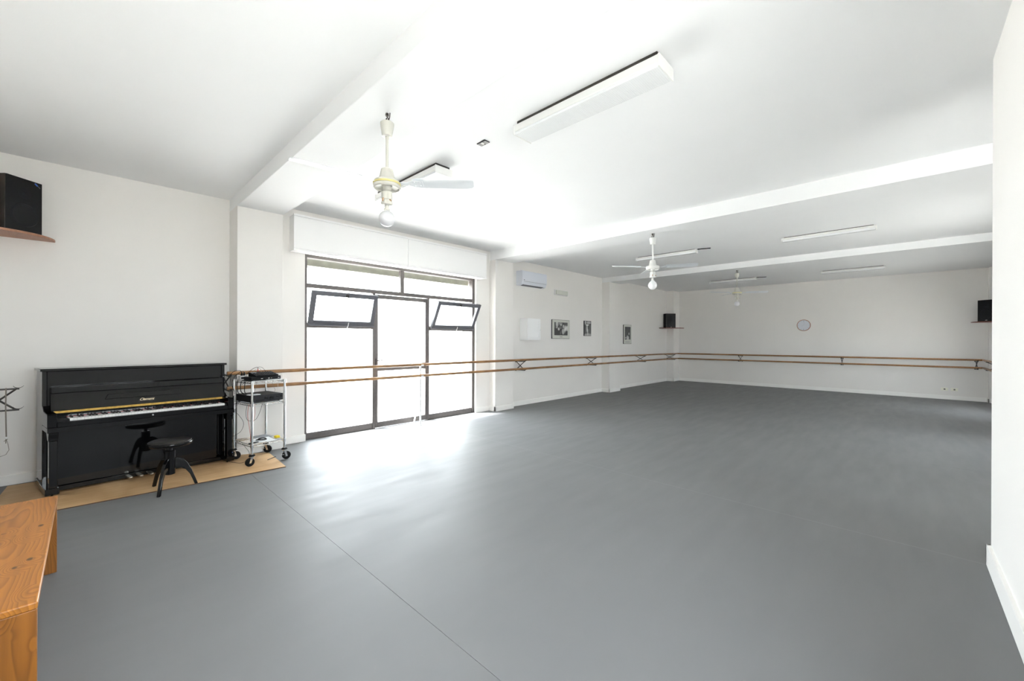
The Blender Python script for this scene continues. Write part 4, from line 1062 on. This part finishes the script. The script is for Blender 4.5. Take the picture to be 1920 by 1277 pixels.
def f1(x, y):   # stage group: dark ground, pale dresses at right, pale bodice left of middle
    g = .035 + (.10 * vn(x, y) if y < .45 else .015 * vn(x, y))
    g += .50 * blob(x, y, .20, .12, .09, .30) * (1 - y) + .20 * blob(x, y, .45, .10, .14, .10)
    for a in ((.33, .52, .065, .10, .55), (.68, .30, .06, .14, .45), (.82, .45, .08, .22, .5), (.95, .45, .07, .20, .6), (.66, .70, .10, .22, .42), (.80, .60, .06, .2, .25), (.50, .20, .025, .10, .5), (.48, .44, .08, .02, .3), (.46, .82, .02, .12, .25), (.17, .42, .06, .05, .2)):
        g += a[4] * blob(x, y, *a[:4])
    return g * (1 - .7 * blob(x, y, .31, .34, .05, .05)) * (1 - .7 * blob(x, y, .67, .14, .05, .05))
def f2(x, y):   # single dancer at a rail, pale upper windows
    g = .07 + .10 * vn(x, y) * (1 if y > .5 else .7)
    if y < .20: g = .10 + .5 * blob(x, y, .12, .10, .10, .12) + .35 * blob(x, y, .62, .10, .33, .08)
    if .20 < y < .24: g = .35 if x < .7 else .06
    g += .5 * blob(x, y, .42, .27, .24, .045) + .45 * blob(x, y, .38, .50, .09, .26) + .35 * blob(x, y, .48, .75, .06, .22) + .25 * blob(x, y, .5, .97, .7, .12)
    return g
def f3(x, y):
    g = .04 + .05 * vn(x, y)
    for a in ((.72, .54, .10, .09, .40), (.50, .84, .22, .13, .45), (.13, .86, .06, .07, .5), (.42, .70, .05, .04, .3), (.55, .98, .3, .05, .3)): g += a[4] * blob(x, y, *a[:4])
    return g
def picture(y0, y1, z0, z1, label, ins, fn, nx, ny, mount=True, cap=None):
    b = (XW, (y0 + y1) / 2, z0)
    t = thing('framed_picture', label, 'picture', b, 0, 'black and white photographs on the left wall')
    w = MB(); w.box(XW, XW + .022, y0, y1, z0, z1); w.build('backing', 'pic_frame', t, at=b)
    if mount:
        w = MB(); w.box(XW + .022, XW + .0235, y0 + .006, y1 - .006, z0 + .008, z1 - .006); w.build('mount', 'mount', t, at=b)
    ya, yb, za, zb = y0 + ins[0], y1 - ins[1], z0 + ins[2], z1 - ins[3]
    photo_mesh('photo_print', t, b, lambda u, v: (XW + .0245, ya + u, za + v), yb - ya, zb - za, nx, ny, fn)
    if cap:
        w = MB(); w.box(XW + .0236, XW + .0243, cap[0], cap[1], cap[2], cap[2] + .012); w.build('caption', 'grey_print', t, at=b)
picture(7.785, 8.500, 1.490, 1.960, 'large square framed photograph with pale mount', (.085, .085, .085, .065), f1, 34, 34, cap=(8.09, 8.20, 1.530))
picture(9.165, 9.500, 1.570, 1.975, 'small dark framed photograph without mount, middle of the three', (.012, .006, .008, .008), f2, 20, 34, mount=False)
picture(11.29, 11.79, 1.350, 1.935, 'tall framed photograph with pale mount beyond the third pillar', (.075, .065, .13, .060), f3, 20, 34, cap=(11.40, 11.68, 1.40))

ck = thing('wall_clock', 'round white wall clock with thin reddish rim on back wall', 'clock', (-2.145, YB, 1.93))
CK = (-2.145, YB, 1.93)
w = MB(); w.lathe([(.150, 0), (.172, -.006), (.172, -.026), (.163, -.034), (.155, -.030)], CK, 48, axis='Y', caps=(False, False)); o = w.build('rim', 'clock_rim', ck, at=CK); fix_normals(o)
w = MB(); w.lathe([(.0001, -.028), (.156, -.028), (.156, -.010), (.0001, -.010)], CK, 48, axis='Y'); o = w.build('dial', 'clock_face', ck, at=CK); fix_normals(o)
for k in range(12):
    a = 2 * PI * k / 12; big = k in (0, 6)
    w = MB(); r0, r1 = (.108 if big else .125), .140
    w.tube([(CK[0] + r0 * math.sin(a), YB - .029, CK[2] + r0 * math.cos(a)), (CK[0] + r1 * math.sin(a), YB - .029, CK[2] + r1 * math.cos(a))], .0045 if big else .0028, 6); w.build('hour_mark', 'grey_print', ck, at=CK)
for a, l in ((math.radians(8), .11), (math.radians(245), .07)):
    w = MB(); w.tube([(CK[0], YB - .0305, CK[2]), (CK[0] + l * math.sin(a), YB - .0305, CK[2] + l * math.cos(a))], .002, 6); w.build('hand', 'grey_box', ck, at=CK)
for x, lb in ((.775, 'left wall socket of the pair low on back wall'), (.945, 'right wall socket of the pair low on back wall')):
    t = thing('wall_socket', lb, 'socket', (x, YB, .255), 0, 'pair of wall sockets')
    w = MB(); w.box(-.062, .062, -.010, 0, -.038, .038); w.build('plate', 'outlet', t, bevel=.003)
    w = MB(); w.box(-.016, .016, -.012, -.009, -.018, .018); w.build('insert', 'outlet_dark', t)
